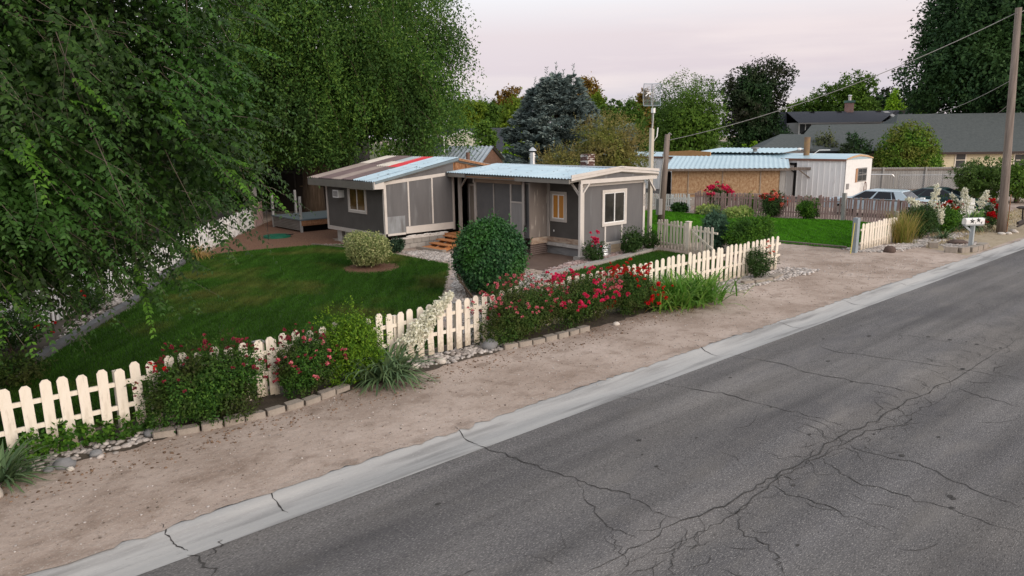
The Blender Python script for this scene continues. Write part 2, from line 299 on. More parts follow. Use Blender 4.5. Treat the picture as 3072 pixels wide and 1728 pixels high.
def ribbon(mb, pts, wd, zf, jit=.03, sub=5):
    P = []
    for a, b in zip(pts[:-1], pts[1:]):
        for t in np.linspace(0, 1, sub, endpoint=False): P.append((a[0] + (b[0] - a[0]) * t, a[1] + (b[1] - a[1]) * t))
    P.append(pts[-1]); P = np.array(P); k = len(P); d = np.gradient(P, axis=0); nn = np.stack([-d[:, 1], d[:, 0]], 1); nn /= np.linalg.norm(nn, axis=1, keepdims=True) + 1e-9
    P = P + nn * (RNG.normal(size=k) * jit)[:, None]
    ww = wd * (.35 + .9 * RNG.random(k)) * np.minimum(1, .25 + 3 * np.minimum(np.arange(k), np.arange(k)[::-1]) / k)
    A = P + nn * ww[:, None] / 2; B = P - nn * ww[:, None] / 2
    mb.grid([[(a[0], a[1], zf(a[1]) + .004) for a in A], [(b[0], b[1], zf(b[1]) + .004) for b in B]])
def roadpt(x, y): return uvof(ground(x, y, -.062))
cr7 = [([(0, 585), (130, 635), (250, 680), (365, 710), (500, 755), (640, 790), (760, 870), (900, 920)], .034), ([(380, 730), (420, 815), (500, 920), (560, 965), (680, 1010)], .022), ([(555, 970), (560, 1030), (585, 1075)], .015),
 ([(760, 240), (930, 270), (1090, 295), (1240, 335), (1400, 375), (1560, 415), (1700, 455)], .036), ([(1130, 105), (1350, 145), (1550, 200), (1780, 240), (1950, 270), (2060, 300)], .038), ([(1500, 50), (1680, 95), (1950, 130), (2200, 165), (2576, 230)], .03),
 ([(410, 1193), (560, 1110), (700, 1040), (890, 920), (1100, 850), (1260, 745), (1400, 680), (1560, 590), (1690, 490), (1850, 430), (2020, 330), (2150, 265), (2280, 200), (2430, 100), (2576, 20)], .035),
 ([(640, 1110), (870, 1030), (1050, 950), (1190, 860), (1330, 735), (1480, 650), (1640, 560), (1800, 480), (1980, 450), (2020, 400), (2080, 370), (2200, 300), (2350, 240)], .026),
 ([(1330, 740), (1410, 790), (1560, 830), (1700, 895), (1930, 965)], .032), ([(1580, 610), (1640, 660), (1760, 730), (1930, 780), (2130, 840), (2300, 900), (2576, 990)], .034), ([(1690, 540), (1830, 600), (2060, 640), (2210, 710), (2400, 800), (2576, 855)], .034),
 ([(1250, 820), (1180, 870), (1180, 960), (1290, 1040), (1370, 1080), (1380, 1140), (1405, 1193)], .03), ([(2260, 265), (2320, 300), (2450, 330), (2576, 365)], .032), ([(860, 1050), (835, 1110), (855, 1193)], .024), ([(1760, 520), (1830, 520), (1800, 560), (1860, 595)], .02),
 ([(2420, 130), (2450, 160), (2420, 180), (2470, 205), (2576, 225)], .022), ([(1900, 0), (2120, 30), (2400, 70)], .02), ([(540, 300), (700, 330)], .015), ([(1440, 690), (1580, 690), (1700, 705)], .014), ([(1250, 820), (1400, 800)], .012), ([(760, 1100), (745, 1193)], .014),
 ([(1420, 700), (1440, 745)], .02), ([(1580, 605), (1690, 560), (1760, 590)], .016), ([(2020, 400), (2030, 440)], .02)]
cm = MB()
for pts, wd in cr7: ribbon(cm, [roadpt(1500 + x / 1.6387, 1000 + y / 1.6387) for x, y in pts], wd * .6, lambda v: -.062)
for pts, wd in [([(2300, 205), (2430, 260), (2590, 318)], .024), ([(930, 740), (990, 790), (1030, 850)], .03), ([(1070, 670), (1050, 710), (1010, 760)], .022)]: ribbon(cm, [roadpt(x / 1.61, 1200 + y / 1.61) for x, y in pts], wd, lambda v: -.062)
for i in range(420):                                                    # fine crazing along the middle seam
    u = RNG.uniform(-2, 40); v = 4.5 + RNG.normal() * RNG.choice([.2, .3, 1.5], p=[.4, .4, .2]); a = RNG.choice([0, .5, -.5, 1.2, -1.3]) + RNG.normal() * .3; ln = RNG.uniform(.2, .9)
    ribbon(cm, [(u, v), (u + ln * .5 * math.cos(a), v + ln * .5 * math.sin(a)), (u + ln * math.cos(a + .3), v + ln * math.sin(a + .3))], .009, lambda v: -.062, jit=.02, sub=3)
for i in range(60):                                                     # tar spots and oil drips
    u, v = RNG.uniform(-1, 30), RNG.uniform(1, 7.6); s = RNG.uniform(.015, .05)
    cm.add([(u + s * math.cos(t) * 1.6, v + s * math.sin(t), -.059) for t in np.linspace(0, 2 * PI, 7)[:-1]], [tuple(range(6))])
cm.build('crack', M_crack, road)
km = MB()
for pts in [[(785, 615), (805, 650), (830, 680), (870, 700), (910, 715)], [(1300, 455), (1340, 500), (1385, 535)], [(2195, 140), (2240, 180), (2305, 205)]]:
    ribbon(km, [uvof(ground(x / 1.61, 1200 + y / 1.61, -.04)) for x, y in pts], .022, kz, jit=.008)
for pts in [[(960, 65), (1010, 90), (1080, 105)]]: ribbon(km, [uvof(ground(1500 + x / 1.6387, 1000 + y / 1.6387, -.04)) for x, y in pts], .026, kz, jit=.01)
for u in (16.2, 19.6, 23.2, 26.9, 30.4, 34): ribbon(km, [(u, 8.70), (u + .1, 8.4), (u + .18, 8.02)], .02, kz, jit=.01)
km.build('joint_crack', M_crack, kerb)

LAWN1 = [(.5, 12.7), (9.6, 12.7), (10.2, 14.4), (11.7, 16.3), (13.6, 18.6), (15.5, 21.0), (15.4, 24.2), (15.5, 25.6), (15.2, 28.2), (14.2, 29.0), (12.2, 29.4), (10.6, 29.6), (9.4, 29.2), (7.5, 26.4), (5.3, 21.9), (2.4, 17.6), (.5, 14.6)]
LAWN2 = [(14.2, 12.6), (22.4, 12.6), (23.0, 15.0), (23.3, 17.6), (18.9, 17.0), (16.6, 16.7), (15.0, 15.0)]
LAWN3 = [(28.6, 12.75), (36.9, 12.9), (37.5, 15), (37.9, 17), (36.6, 19.8), (35.3, 23.2), (35.9, 27.5), (30, 28.5), (24.9, 23), (24.6, 18.2), (28.0, 17.4)]
def rough(poly, step=.18, amp=.05):
    out = []; k = len(poly)
    for i in range(k):
        a, b = np.array(poly[i], float), np.array(poly[(i + 1) % k], float); n = max(1, int(np.linalg.norm(b - a) / step)); d = (b - a) / (np.linalg.norm(b - a) + 1e-9)
        for q in range(n): p = a + (b - a) * q / n + np.array([-d[1], d[0]]) * RNG.normal() * amp * min(1, 8 / (1 + np.linalg.norm(b - a) / 8)); out.append((p[0], p[1]))
    return out
def sheet(name, poly, z, m, kind='structure'):
    if max(abs(c) for p in poly for c in p) < 60: poly = rough(poly)
    s = MB(); s.add([(u, v, z) for u, v in poly], [tuple(range(len(poly)))]); return tag(put(s.build(name, m), 0, 0), kind=kind)
for p in (LAWN1, LAWN2, LAWN3): sheet('lawn', p, .012, M_lawn)
M_field = mat('rough_grass_ground', [(.035, .055, .02), (.07, .08, .03), (.12, .10, .05)], scale=.4, detail=8, rough=.95)
sheet('field', [(-120, 60), (-20, 60), (24.5, 45), (24.5, 33), (36, 34), (75, 40), (260, -20), (400, 200), (200, 500), (-250, 500)], .005, M_field)
sheet('bark_ground', [(9.6, 29.4), (10.6, 29.7), (12.2, 29.5), (14.2, 29.1), (15.4, 28.3), (15.9, 30.4), (24, 31.5), (24, 44), (18.2, 41.4), (13.2, 34.6)], .008, M_bark)
sheet('planting_bed', [(13.1 + 1.05 * math.cos(a), 22.35 + 1.05 * math.sin(a)) for a in np.linspace(0, 2 * PI, 14)[:-1]], .018, M_bark)
sheet('patio', [(17.0, 17.4), (19.9, 18.2), (19.9, 20.6), (19.3, 24.2), (17.6, 23.2), (16.9, 20.6)], .006, mat('brown_patio', [(.10, .065, .05), (.14, .095, .075)], scale=2, rough=.85))
sheet('planting_bed', [(.2, 11.55), (6.6, 11.45), (10, 11.5), (13, 11.4), (15.6, 11.5), (15.6, 12.6), (.2, 12.6)], .006, M_soil)
sheet('planting_bed', [(.2, 14.9), (2.3, 17.6), (5.2, 21.9), (9.4, 29.3), (8.2, 30), (.2, 18.6)], .006, M_soil)
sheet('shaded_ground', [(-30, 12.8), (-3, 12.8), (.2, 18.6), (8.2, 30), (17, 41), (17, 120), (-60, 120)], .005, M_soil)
M_drylawn = mat('dry_grass_ground', [(.30, .24, .16), (.38, .31, .22)], scale=2, detail=9, rough=.95, bump=.6, speck=((.16, .13, .07), 6, .6, .7))
de = [(u, 8.86 + .02 * RNG.normal()) for u in np.arange(-30, 90, .11)]; dl_ = [(u, 8.685 + .028 * RNG.normal() - .04 * max(0, math.sin(u * .9 + 2 * math.sin(u * .23)))) for u in np.arange(-30, 90, .11)]
dm = MB(); dm.grid([[(u, v, .006 if v > 8.8 else .0165) for u, v in r_] for r_ in (dl_, de)]); tag(put(dm.build('dirt_verge', M_dirt), 0, 0), kind='structure')
sheet('dry_verge', [(30, 8.8), (80, 8.8), (80, 12.6), (36, 12.2), (31, 10.6)], .005, M_drylawn)

def blades(name, poly, n, h, wd, m, lean=.5):
    P = scatter(poly, n) + RNG.normal(size=(n, 2)) * .04
    for hu, hv, hr in ((13.1, 22.35, 1.0),): P = P[np.hypot(P[:, 0] - hu, P[:, 1] - hv) > hr * (1 + .15 * RNG.normal(size=len(P)))]
    n = len(P); base = uvw(P, np.full(n, .01)); a = RNG.random(n) * 2 * PI; s = np.stack([np.cos(a), np.sin(a), 0 * a], 1)
    hh = h * (.5 + .8 * RNG.random(n)); ln = rdir(n) * np.array([1, 1, 0]) * (lean * hh)[:, None]
    V = np.stack([base - s * wd / 2, base + s * wd / 2, base + ln + np.stack([0 * a, 0 * a, hh], 1)], 1).reshape(-1, 3)
    o = raw(name, V, np.arange(len(V)).reshape(-1, 3), m); return tag(o, kind='stuff')
def grassmat(name, cols, dry, sc_, lo=.55, hi=.75, stripe=0):
    m = bpy.data.materials.new(name); m.use_nodes = True; t = m.node_tree; n = t.nodes; b = n['Principled BSDF']
    g = n.new('ShaderNodeNewGeometry'); r = n.new('ShaderNodeValToRGB'); t.links.new(g.outputs['Random Per Island'], r.inputs[0]); setramp(r, [(i / (len(cols) - 1), c) for i, c in enumerate(cols)])
    tc = n.new('ShaderNodeTexCoord'); no = n.new('ShaderNodeTexNoise'); no.inputs['Scale'].default_value = sc_; no.inputs['Detail'].default_value = 5; t.links.new(tc.outputs['Object'], no.inputs['Vector'])
    r2 = n.new('ShaderNodeValToRGB'); t.links.new(no.outputs[0], r2.inputs[0]); setramp(r2, [(lo, (0, 0, 0)), (hi, (.75, .75, .75))])
    mix = n.new('ShaderNodeMixRGB'); t.links.new(r2.outputs[0], mix.inputs[0]); t.links.new(r.outputs[0], mix.inputs[1]); mix.inputs[2].default_value = (*dry, 1)
    t.links.new(mix.outputs[0], b.inputs['Base Color']); b.inputs['Roughness'].default_value = .7; b.inputs['Specular IOR Level'].default_value = .05
    hs = n.new('ShaderNodeHueSaturation'); n2 = n.new('ShaderNodeTexNoise'); n2.inputs['Scale'].default_value = 1.6; n2.inputs['Detail'].default_value = 4; mp2 = n.new('ShaderNodeMapping'); mp2.inputs['Rotation'].default_value = (0, 0, .55); mp2.inputs['Scale'].default_value = (2.4, .35, 1); t.links.new(tc.outputs['Object'], mp2.inputs[0]); t.links.new(mp2.outputs[0], n2.inputs['Vector'])
    mr = n.new('ShaderNodeMapRange'); t.links.new(n2.outputs[0], mr.inputs[0]); mr.inputs[1].default_value = .3; mr.inputs[2].default_value = .7; mr.inputs[3].default_value = .66; mr.inputs[4].default_value = 1.32; t.links.new(mr.outputs[0], hs.inputs['Value']); t.links.new(mix.outputs[0], hs.inputs['Color']); t.links.new(hs.outputs[0], b.inputs['Base Color'])
    return m
G1 = grassmat('front_grass', [(.022, .062, .008), (.036, .098, .012), (.055, .135, .018)], (.15, .135, .042), .30, .50, .68)
G3 = grassmat('bright_grass', [(.045, .17, .008), (.07, .235, .012), (.10, .30, .02)], (.035, .12, .01), .3, .52, .75)
blades('grass', LAWN1, 300000, .06, .015, G1)
blades('grass', LAWN2, 45000, .055, .018, G1)
blades('grass', LAWN3, 110000, .06, .03, G3)
blades('grass', [(30.5, 10.4), (80, 9.2), (80, 12.6), (36, 12.2)], 9000, .12, .03, grassmat('straw', [(.30, .24, .14), (.42, .34, .2)], (.2, .2, .08), .5), lean=1)

# pebbles: many unnumbered stones in one sheet each
ico = np.array([(-.526, 0, .851), (.526, 0, .851), (-.526, 0, -.851), (.526, 0, -.851), (0, .851, .526), (0, .851, -.526), (0, -.851, .526), (0, -.851, -.526), (.851, .526, 0), (-.851, .526, 0), (.851, -.526, 0), (-.851, -.526, 0)])
icf = np.array([(0, 4, 1), (0, 9, 4), (9, 5, 4), (4, 5, 8), (4, 8, 1), (8, 10, 1), (8, 3, 10), (5, 3, 8), (5, 2, 3), (2, 7, 3), (7, 10, 3), (7, 6, 10), (7, 11, 6), (11, 0, 6), (0, 1, 6), (6, 1, 10), (9, 0, 11), (9, 11, 2), (9, 2, 5), (7, 2, 11)])
def pebbles(name, poly, n, size, m, z=.0, var=.8):
    P = scatter(poly, n) + RNG.normal(size=(n, 2)) * .09 * np.clip(RNG.normal(size=(n, 1)), -1.5, 1.5); s = size * (1 - var / 2 + var * RNG.random(n) ** 2); c = uvw(P, z + s * .25)
    sc3 = np.stack([s * (.8 + .5 * RNG.random(n)), s * (.7 + .4 * RNG.random(n)), s * .55], 1); a = RNG.random(n) * 2 * PI; ca, sa = np.cos(a), np.sin(a)
    V = ico[None] * sc3[:, None]; V = V * (1 + .25 * (RNG.random((n, 12, 1)) - .5))
    V = np.stack([V[..., 0] * ca[:, None] - V[..., 1] * sa[:, None], V[..., 0] * sa[:, None] + V[..., 1] * ca[:, None], V[..., 2]], -1) + c[:, None]
    F = (icf[None] + 12 * np.arange(n)[:, None, None]).reshape(-1, 3); o = raw(name, V.reshape(-1, 3), F, m)
    o.data.polygons.foreach_set('use_smooth', [True] * len(F)); return tag(o, kind='stuff')
M_gravelR = mat('reddish_gravel', [(.20, .12, .105), (.34, .25, .23), (.50, .44, .42)], scale=3, rough=.85, island=.4)
pebbles('gravel', [(.8, 11.5), (3.2, 11.62), (3.3, 12.1), (.8, 12.2)], 330, .05, M_pebble)
pebbles('gravel', [(7.4, 11.75), (10.1, 11.55), (10.1, 12.2), (7.4, 12.25)], 520, .05, M_pebble)
pebbles('gravel', [(9.9, 12.5), (12.8, 12.5), (14.0, 15.0), (16.3, 16.6), (16.2, 21.2), (17.3, 24.1), (15.9, 24.9), (15.6, 22.8), (15.8, 21.0), (13.8, 18.5), (11.9, 16.2), (10.4, 14.4)], 9000, .045, M_pebble)
pebbles('gravel', [(16.4, 17.0), (18.9, 17.4), (23.4, 18.05), (23.4, 18.5), (19.9, 18.4), (19.4, 18.3), (17.0, 17.6)], 2600, .045, M_gravelR)
pebbles('gravel', [(14.4, 29.0), (15.6, 28.2), (15.9, 25.6), (15.6, 25.2), (15.4, 27.9)], 900, .045, M_gravelR)
pebbles('gravel', [(18.2, 11.35), (23.4, 11.2), (23.2, 12.2), (19.6, 12.3), (18.2, 11.9)], 1300, .055, M_pebble)
pebbles('gravel', [(28.2, 12.0), (29, 11.2), (31.6, 10.8), (36.4, 10.7), (36.4, 11.3), (31, 11.7), (28.4, 12.7)], 2600, .06, M_pebble)
pebbles('gravel', [(30.4, 9.6), (31.1, 9.0), (33.4, 9.2), (33.9, 10.1), (32.2, 10.4)], 700, .06, M_pebble)
pebbles('gravel', [(2.4, 18.1), (5.2, 22.2), (7.6, 26.8), (9.3, 29.4), (9.0, 29.6), (6.9, 26.6), (4.4, 22.4)], 800, .05, M_pebble)
pebbles('debris', [(-1, 10.6), (16, 10.6), (16, 11.5), (-1, 11.5)], 1500, .016, mat('leaf_litter', [(.12, .075, .045), (.22, .14, .09)], scale=3, island=.5), var=1.2)
pebbles('gravel', [(-1, 8.75), (30, 8.75), (30, 11.2), (-1, 11.4)], 1500, .013, M_pebble, var=1.2)
pebbles('debris', [(-1, 8.8), (27, 8.8), (27, 11.2), (-1, 11.4)], 1500, .013, mat('dirt_debris', [(.10, .07, .05), (.3, .25, .2)], scale=2, island=.5), var=1)
pebbles('debris', [(23, 8.8), (28.2, 8.8), (28.2, 17), (23.4, 17)], 700, .02, M_pebble, var=1)

# ================================================================ the dwelling
HO = (19.5, 22.0, 0)
H = thing('mobile_home', 'grey single-storey home with patchwork metal roof and pale trim behind the picket fence', 'house', *HO)
def hb(name, m, fn, parent=H, smooth=False):
    if len(getattr(fn, 'bs', ())) > 1: return [hb(name, m, boxes(a), parent, smooth) for a in fn.bs][0]
    b = MB(HO); fn(b); return b.build(name, m, parent, smooth)
def boxes(*bs):
    def f(b):
        for a in bs: b.box(a[:3], a[3:])
    f.bs = bs; return f
# walls (right-hand wing, then screened room, passage, left-hand wing)
VE = 18.6
hb('wall', M_wall, boxes((19.92, VE, .33, 23.5, 25.3, 2.72)))
hb('gable_panel', M_wall, lambda b: b.prism([(19.5, 2.9), (23.8, 2.9), (23.8, 3.0), (21.67, 3.15), (19.5, 3.0)], 1, VE - .26, VE - .22))
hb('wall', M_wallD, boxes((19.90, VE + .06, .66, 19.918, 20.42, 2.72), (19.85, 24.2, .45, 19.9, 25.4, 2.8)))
hb('screen_wall', M_screen, boxes((19.42, 20.46, .55, 19.9, 24.2, 2.66)))
hb('side_panel', mat('brown_panel', [(.17, .145, .13), (.22, .19, .17)], scale=1.5, rough=.85, stretch=(3, 3, .4), speck=((.42, .38, .34), 3, .64, .68, .7)), boxes((18.93, 20.42, .66, 19.9, 20.458, 2.8)))
hb('bare_panel', M_panelbare, boxes((19.385, 21.32, .4, 19.419, 21.98, 1.93)))
def battens(b):
    b.box((19.39, 20.46, 2.66), (19.44, 24.22, 2.7))
    b.box((19.375, 23.05, .5), (19.419, 23.08, 2.6)); b.box((19.375, 21.96, .5), (19.419, 22.04, 2.62)); b.box((19.36, 21.32, 1.90), (19.384, 21.95, 1.96)); b.box((19.36, 21.22, .5), (19.419, 21.32, 2.65))
hb('batten', M_trim, battens)
hb('tan_header', M_tan, boxes((19.33, 21.3, 2.63, 19.388, 24.2, 2.87)))
hb('corner_strip', M_trim, boxes((19.84, 20.30, .5, 19.898, 20.41, 2.72), (19.30, 21.12, 1.05, 19.36, 21.22, 2.78)))
hb('corner_board', M_trimL, boxes((19.86, VE - .035, .42, 19.97, VE - .003, 2.62), (23.41, VE - .035, .0, 23.53, VE - .003, 2.62)))
hb('header_trim', M_trimL, boxes((19.88, VE - .04, 2.63, 23.45, VE - .003, 2.735)))
hb('sill_trim', M_trimL, boxes((21.1, VE - .04, .33, 23.4, VE - .003, .44), (21.12, VE - .03, .44, 21.2, VE - .003, 1.06), (22.1, VE - .03, .44, 22.17, VE - .003, 1.06)))
hb('beam', M_trimL, boxes((19.5, VE - .30, 2.76, 23.92, VE - .2, 2.905)))
def barge(b):
    for z in (0, .11):
        b.bar((19.0, VE - .34, 2.90 + z * .9), (21.67, VE - .34, 3.12 + z * .9), .05, .10, (0, 1, 0)); b.bar((21.67, VE - .34, 3.12 + z * .9), (23.95, VE - .34, 2.94 + z * .9), .05, .10, (0, 1, 0))
def bargebox(b):
    for (ua, za, ub, zb) in ((18.95, 2.90, 21.67, 3.13), (21.67, 3.13, 23.95, 2.95)):
        for dz, dv in ((0, 0), (.105, .02)):
            b.prism([(ua, za + dz), (ub, zb + dz), (ub, zb + dz + .1), (ua, za + dz + .1)], 1, VE - .36 - dv, VE - .31 - dv)
hb('barge_board', M_trimL, bargebox)
hb('post', M_trimL, lambda b: (b.box((19.46, 18.28, .05), (19.58, 18.38, 2.76)), b.bar((19.52, 18.33, 2.30), (19.52, 18.85, 2.84), .05, .09, (1, 0, 0)), b.bar((19.55, 18.33, 2.35), (19.95, 18.33, 2.76), .09, .05)))
hb('post', M_trim, boxes((19.36, 24.2, .3, 19.46, 24.32, 2.97)))
hb('post', M_trim, lambda b: (b.box((19.32, 25.24, .47), (19.44, 25.36, 2.86)), b.bar((19.38, 25.2, 2.4), (19.38, 24.8, 2.82), .05, .07, (1, 0, 0))))
hb('footing', M_block, boxes((19.33, 18.2, 0, 19.78, 18.5, .12)))
hb('brace', M_trimL, lambda b: b.bar((23.45, 18.33, 2.74), (23.82, 18.33, 2.3), .09, .05))
# skirting
hb('skirting', mat('grey_skirting', [(.17, .165, .165), (.24, .23, .225)], scale=3, rough=.9, stretch=(1, 1, 6), bump=.3), boxes((19.88, 18.62, 0, 19.93, 20.42, .34)))
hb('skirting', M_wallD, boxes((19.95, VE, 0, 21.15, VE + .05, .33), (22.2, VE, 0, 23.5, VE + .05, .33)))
hb('block_base', mat('yellow_block', [(.60, .45, .30), (.70, .55, .38)], scale=4, rough=.9, speck=((.35, .2, .12), 4, .6, .75, .6)), boxes((21.2, VE - .02, 0, 22.12, VE + .05, .15), (21.2, VE - .015, .16, 22.12, VE + .05, .33)))
hb('rim_board', mat('rotten_board', [(.22, .14, .10), (.38, .28, .21), (.50, .42, .35)], scale=3, detail=8, rough=.95, stretch=(1, 1, 3), bump=.6), boxes((19.80, 18.66, .47, 19.9, 20.42, .655), (18.95, 20.34, .42, 19.85, 20.418, .655)))
hb('ledger', mat('peeling_white', [(.36, .33, .30), (.52, .49, .46)], scale=7, rough=.9), boxes((19.79, 18.4, .33, 19.87, 20.42, .46)))
def corr_panel(b, p00, p10, p01, amp, pitch, nrm):                      # corrugated sheet: p00->p10 across the ribs, p00->p01 along them
    p00, p10, p01, nrm = [np.array(q, float) for q in (p00, p10, p01, nrm)]; ln = np.linalg.norm(p10 - p00); n = max(2, int(ln / pitch * 6))
    rows = []
    for s in (0, .5, 1):
        rows.append([p00 + (p10 - p00) * t + (p01 - p00) * s + nrm * amp * math.sin(2 * PI * t * ln / pitch) for t in np.linspace(0, 1, n)])
    b.grid(rows)
hb('corrugated_skirting', mat('brown_corrugated', [(.13, .095, .085), (.18, .135, .12)], scale=3, rough=.6), lambda b: corr_panel(b, (18.95, 20.40, 0), (18.95, 20.40, .42), (19.86, 20.40, 0), .018, .075, (0, -1, 0)))
# roofs
def roofR(b):
    corr_panel(b, (18.80, 18.22, 2.985), (18.80, 25.45, 3.02), (21.67, 18.22, 3.262), .022, .16, (0, 0, 1))
    corr_panel(b, (24.0, 18.22, 3.03), (24.0, 25.45, 3.03), (21.67, 18.22, 3.255), .016, .15, (0, 0, 1))
hb('roof', M_metal, roofR)
hb('roof_deck', M_fascia, lambda b: (b.prism([(18.9, 2.82), (21.67, 3.1), (24.0, 2.86), (24.0, 2.99), (21.67, 3.22), (18.9, 2.95)], 1, 18.3, 25.44)))
hb('ridge_cap', M_metalD, lambda b: b.prism([(21.45, 3.275), (21.67, 3.305), (21.89, 3.275), (21.67, 3.285)], 1, 18.2, 25.5))
hb('fascia', M_fascia, boxes((18.84, 18.26, 2.80, 18.895, 21.16, 2.955)))
hb('fascia', M_fascia, boxes((18.84, 24.25, 2.84, 18.895, 25.44, 2.99)))
hb('soffit_board', M_rawwood, boxes((18.88, 21.2, 2.86, 19.3, 24.2, 2.9)))
hb('gutter_strip', M_trim, boxes((19.30, 24.22, 2.6, 19.36, 24.3, 3.0)))
# windows
def window(name, frame, pane, axis, plane, a0, a1, z0, z1, cas, out=-1, mull=True, parent=H, origin=HO, casm=None):
    """axis 0: window in a plane of constant u, its width running along v; axis 1: constant v"""
    def bx(d0, d1, s0, s1, q0, q1):
        lo, hi = sorted((plane + out * d0, plane + out * d1))
        return ((lo, s0, q0, hi, s1, q1) if axis == 0 else (s0, lo, q0, s1, hi, q1))
    b = MB(origin)
    for s in (bx(.003, .045, a0 - cas, a0, z0 - cas, z1 + cas), bx(.003, .045, a1, a1 + cas, z0 - cas, z1 + cas), bx(.003, .05, a0, a1, z0 - cas, z0), bx(.003, .05, a0, a1, z1, z1 + cas)): b.box(s[:3], s[3:])
    f = b.build(name, casm or M_trim, parent)
    b = MB(origin); t = .04
    ss = [bx(.003, .03, a0, a0 + t, z0, z1), bx(.003, .03, a1 - t, a1, z0, z1), bx(.003, .03, a0 + t, a1 - t, z0, z0 + t), bx(.003, .03, a0 + t, a1 - t, z1 - t, z1)]
    m = (a0 + a1) / 2
    if mull: ss.append(bx(.003, .036, m - t * .6, m + t * .6, z0 + t, z1 - t))
    for s in ss: b.box(s[:3], s[3:])
    b.build('sash', frame, f)
    b = MB(origin); s = bx(.004, .012, a0 + t * .5, a1 - t * .5, z0 + t * .5, z1 - t * .5); b.box(s[:3], s[3:]); b.build('pane', pane, f); return f
M_amber = mat('lit_blind', [(.30, .125, .02), (.42, .19, .035)], scale=2, rough=.35, spec=.5, stretch=(1, 9, .3))
pb = M_amber.node_tree.nodes['Principled BSDF']; pb.inputs['Emission Color'].default_value = (.50, .20, .03, 1); pb.inputs['Emission Strength'].default_value = .10
M_brownglass = mat('brown_interior_glass', [(.035, .018, .008), (.10, .055, .02), (.15, .085, .03)], scale=1.6, rough=.08, spec=.5)
M_greyglass = mat('grey_glass', [(.022, .022, .022), (.05, .045, .038)], scale=1.2, rough=.05, spec=.6)
window('window', M_coolwhite, M_greyglass, 1, VE, 21.08, 22.28, 1.18, 2.34, .11, casm=M_trimL)
window('window', M_coolwhite, M_amber, 0, 19.9, 19.50, 20.14, 1.37, 2.30, .11)
window('window', M_trimL, M_brownglass, 0, 15.7, 26.95, 28.25, 1.48, 2.42, .10)
hb('outlet_cover', M_coolwhite, boxes((19.88, 20.06, .86, 19.898, 20.1, .93)))
# house number: small black digits stacked down the pale corner board
SEG = {'4': 'bcfg', '2': 'abged', '0': 'abcdef', '8': 'abcdefg'}
def digit(b, ch, u, z, s, v):
    sg = dict(a=(0, 2, 1, 2), b=(1, 1, 1, 2), c=(1, 0, 1, 1), d=(0, 0, 1, 0), e=(0, 0, 0, 1), f=(0, 1, 0, 2), g=(0, 1, 1, 1))
    for q in SEG[ch]:
        x0, y0, x1, y1 = sg[q]; b.box((u + x0 * s - .006, v - .004, z + y0 * s - .006), (u + x1 * s + .006, v, z + y1 * s + .006))
nb = MB(HO)
for i, ch in enumerate('42008'): digit(nb, ch, 23.446, 2.08 - i * .095, .034, VE - .036)
nb.build('house_number', M_black, H)
# door in the passage
d = hb('door', mat('greige_door', [(.21, .18, .15), (.25, .215, .18)], scale=1, rough=.7), boxes((19.80, 24.5, .5, 19.848, 25.12, 2.42)))
hb('door_frame', M_trim, boxes((19.77, 24.42, .5, 19.8, 24.5, 2.5), (19.77, 25.12, .5, 19.8, 25.2, 2.5), (19.77, 24.5, 2.42, 19.8, 25.12, 2.5)), d)
hb('door_handle', M_steel, lambda b: b.sphere((19.76, 24.58, 1.45), .035), d)
hb('landing', M_step, boxes((18.5, 23.4, .40, 19.85, 25.3, .47)))
# left-hand wing
UL, VR = 15.7, 25.5
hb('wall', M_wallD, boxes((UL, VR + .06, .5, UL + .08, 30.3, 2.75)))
def gable(b): b.prism([(UL, .66), (19.2, .66), (19.2, 3.45), (UL, 2.82)], 1, VR, VR + .08)
hb('gable_wall', M_wall, gable)
hb('gable_wall', M_rawwood, lambda b: (b.prism([(19.21, 2.9), (23.1, 2.9), (23.1, 2.75), (19.21, 3.45)][::-1], 1, VR + .02, VR + .08), b.box((19.3, VR - .02, 3.06), (19.5, VR + .02, 3.42)), b.box((19.9, VR - .02, 3.05), (20.0, VR + .02, 3.36))))
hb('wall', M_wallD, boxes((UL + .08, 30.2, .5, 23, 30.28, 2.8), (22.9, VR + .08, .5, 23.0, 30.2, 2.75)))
hb('floor_band', M_trim, boxes((UL - .03, VR - .03, .5, UL, 30.32, .665)))
hb('corner_board', M_trim, boxes((UL - .035, 30.2, .665, UL - .002, 30.32, 2.45)))
hb('corner_board', M_trimL, boxes((UL - .03, VR - .03, .665, UL + .10, VR - .002, 2.80), (UL - .03, VR - .03, .66, UL - .002, VR + .06, 2.5)))
def toptrim(b): b.prism([(UL + .1, 2.64), (18.75, 2.87), (18.75, 3.00), (UL + .1, 2.78)], 1, VR - .025, VR - .003)
hb('rake_trim', M_trimL, toptrim)
hb('batten', M_trimL, boxes((16.83, VR - .02, .9, 16.90, VR - .002, 2.72), (18.02, VR - .02, .9, 18.09, VR - .002, 2.82)))
hb('skirt_board', M_trimL, boxes((16.67, VR - .045, .60, 19.12, VR - .003, .885)))
hb('lower_trim', M_trimL, boxes((UL + .1, VR - .03, .575, 16.66, VR - .003, .66)))
hb('corner_strip', M_trim, boxes((19.1, VR - .04, .55, 19.2, VR - .003, 2.9)))
hb('stained_patch', mat('bare_metal_patch', [(.15, .145, .145), (.24, .25, .26), (.33, .35, .37)], scale=1.6, rough=.6, stretch=(3, 3, .7), metal=.2), boxes((UL + .11, VR - .012, .66, 16.66, VR - .002, 1.35)))
def blockwall(b):
    for j, (z0, z1) in enumerate(((0.0, .19), (.20, .385))):
        u = 15.95 + (.2 if j else 0)
        while u < 18.5: b.box((u, VR - .16, z0 + .005), (min(u + .385, 18.6), VR, z1)); u += .4
hb('block_foundation', M_block, blockwall)
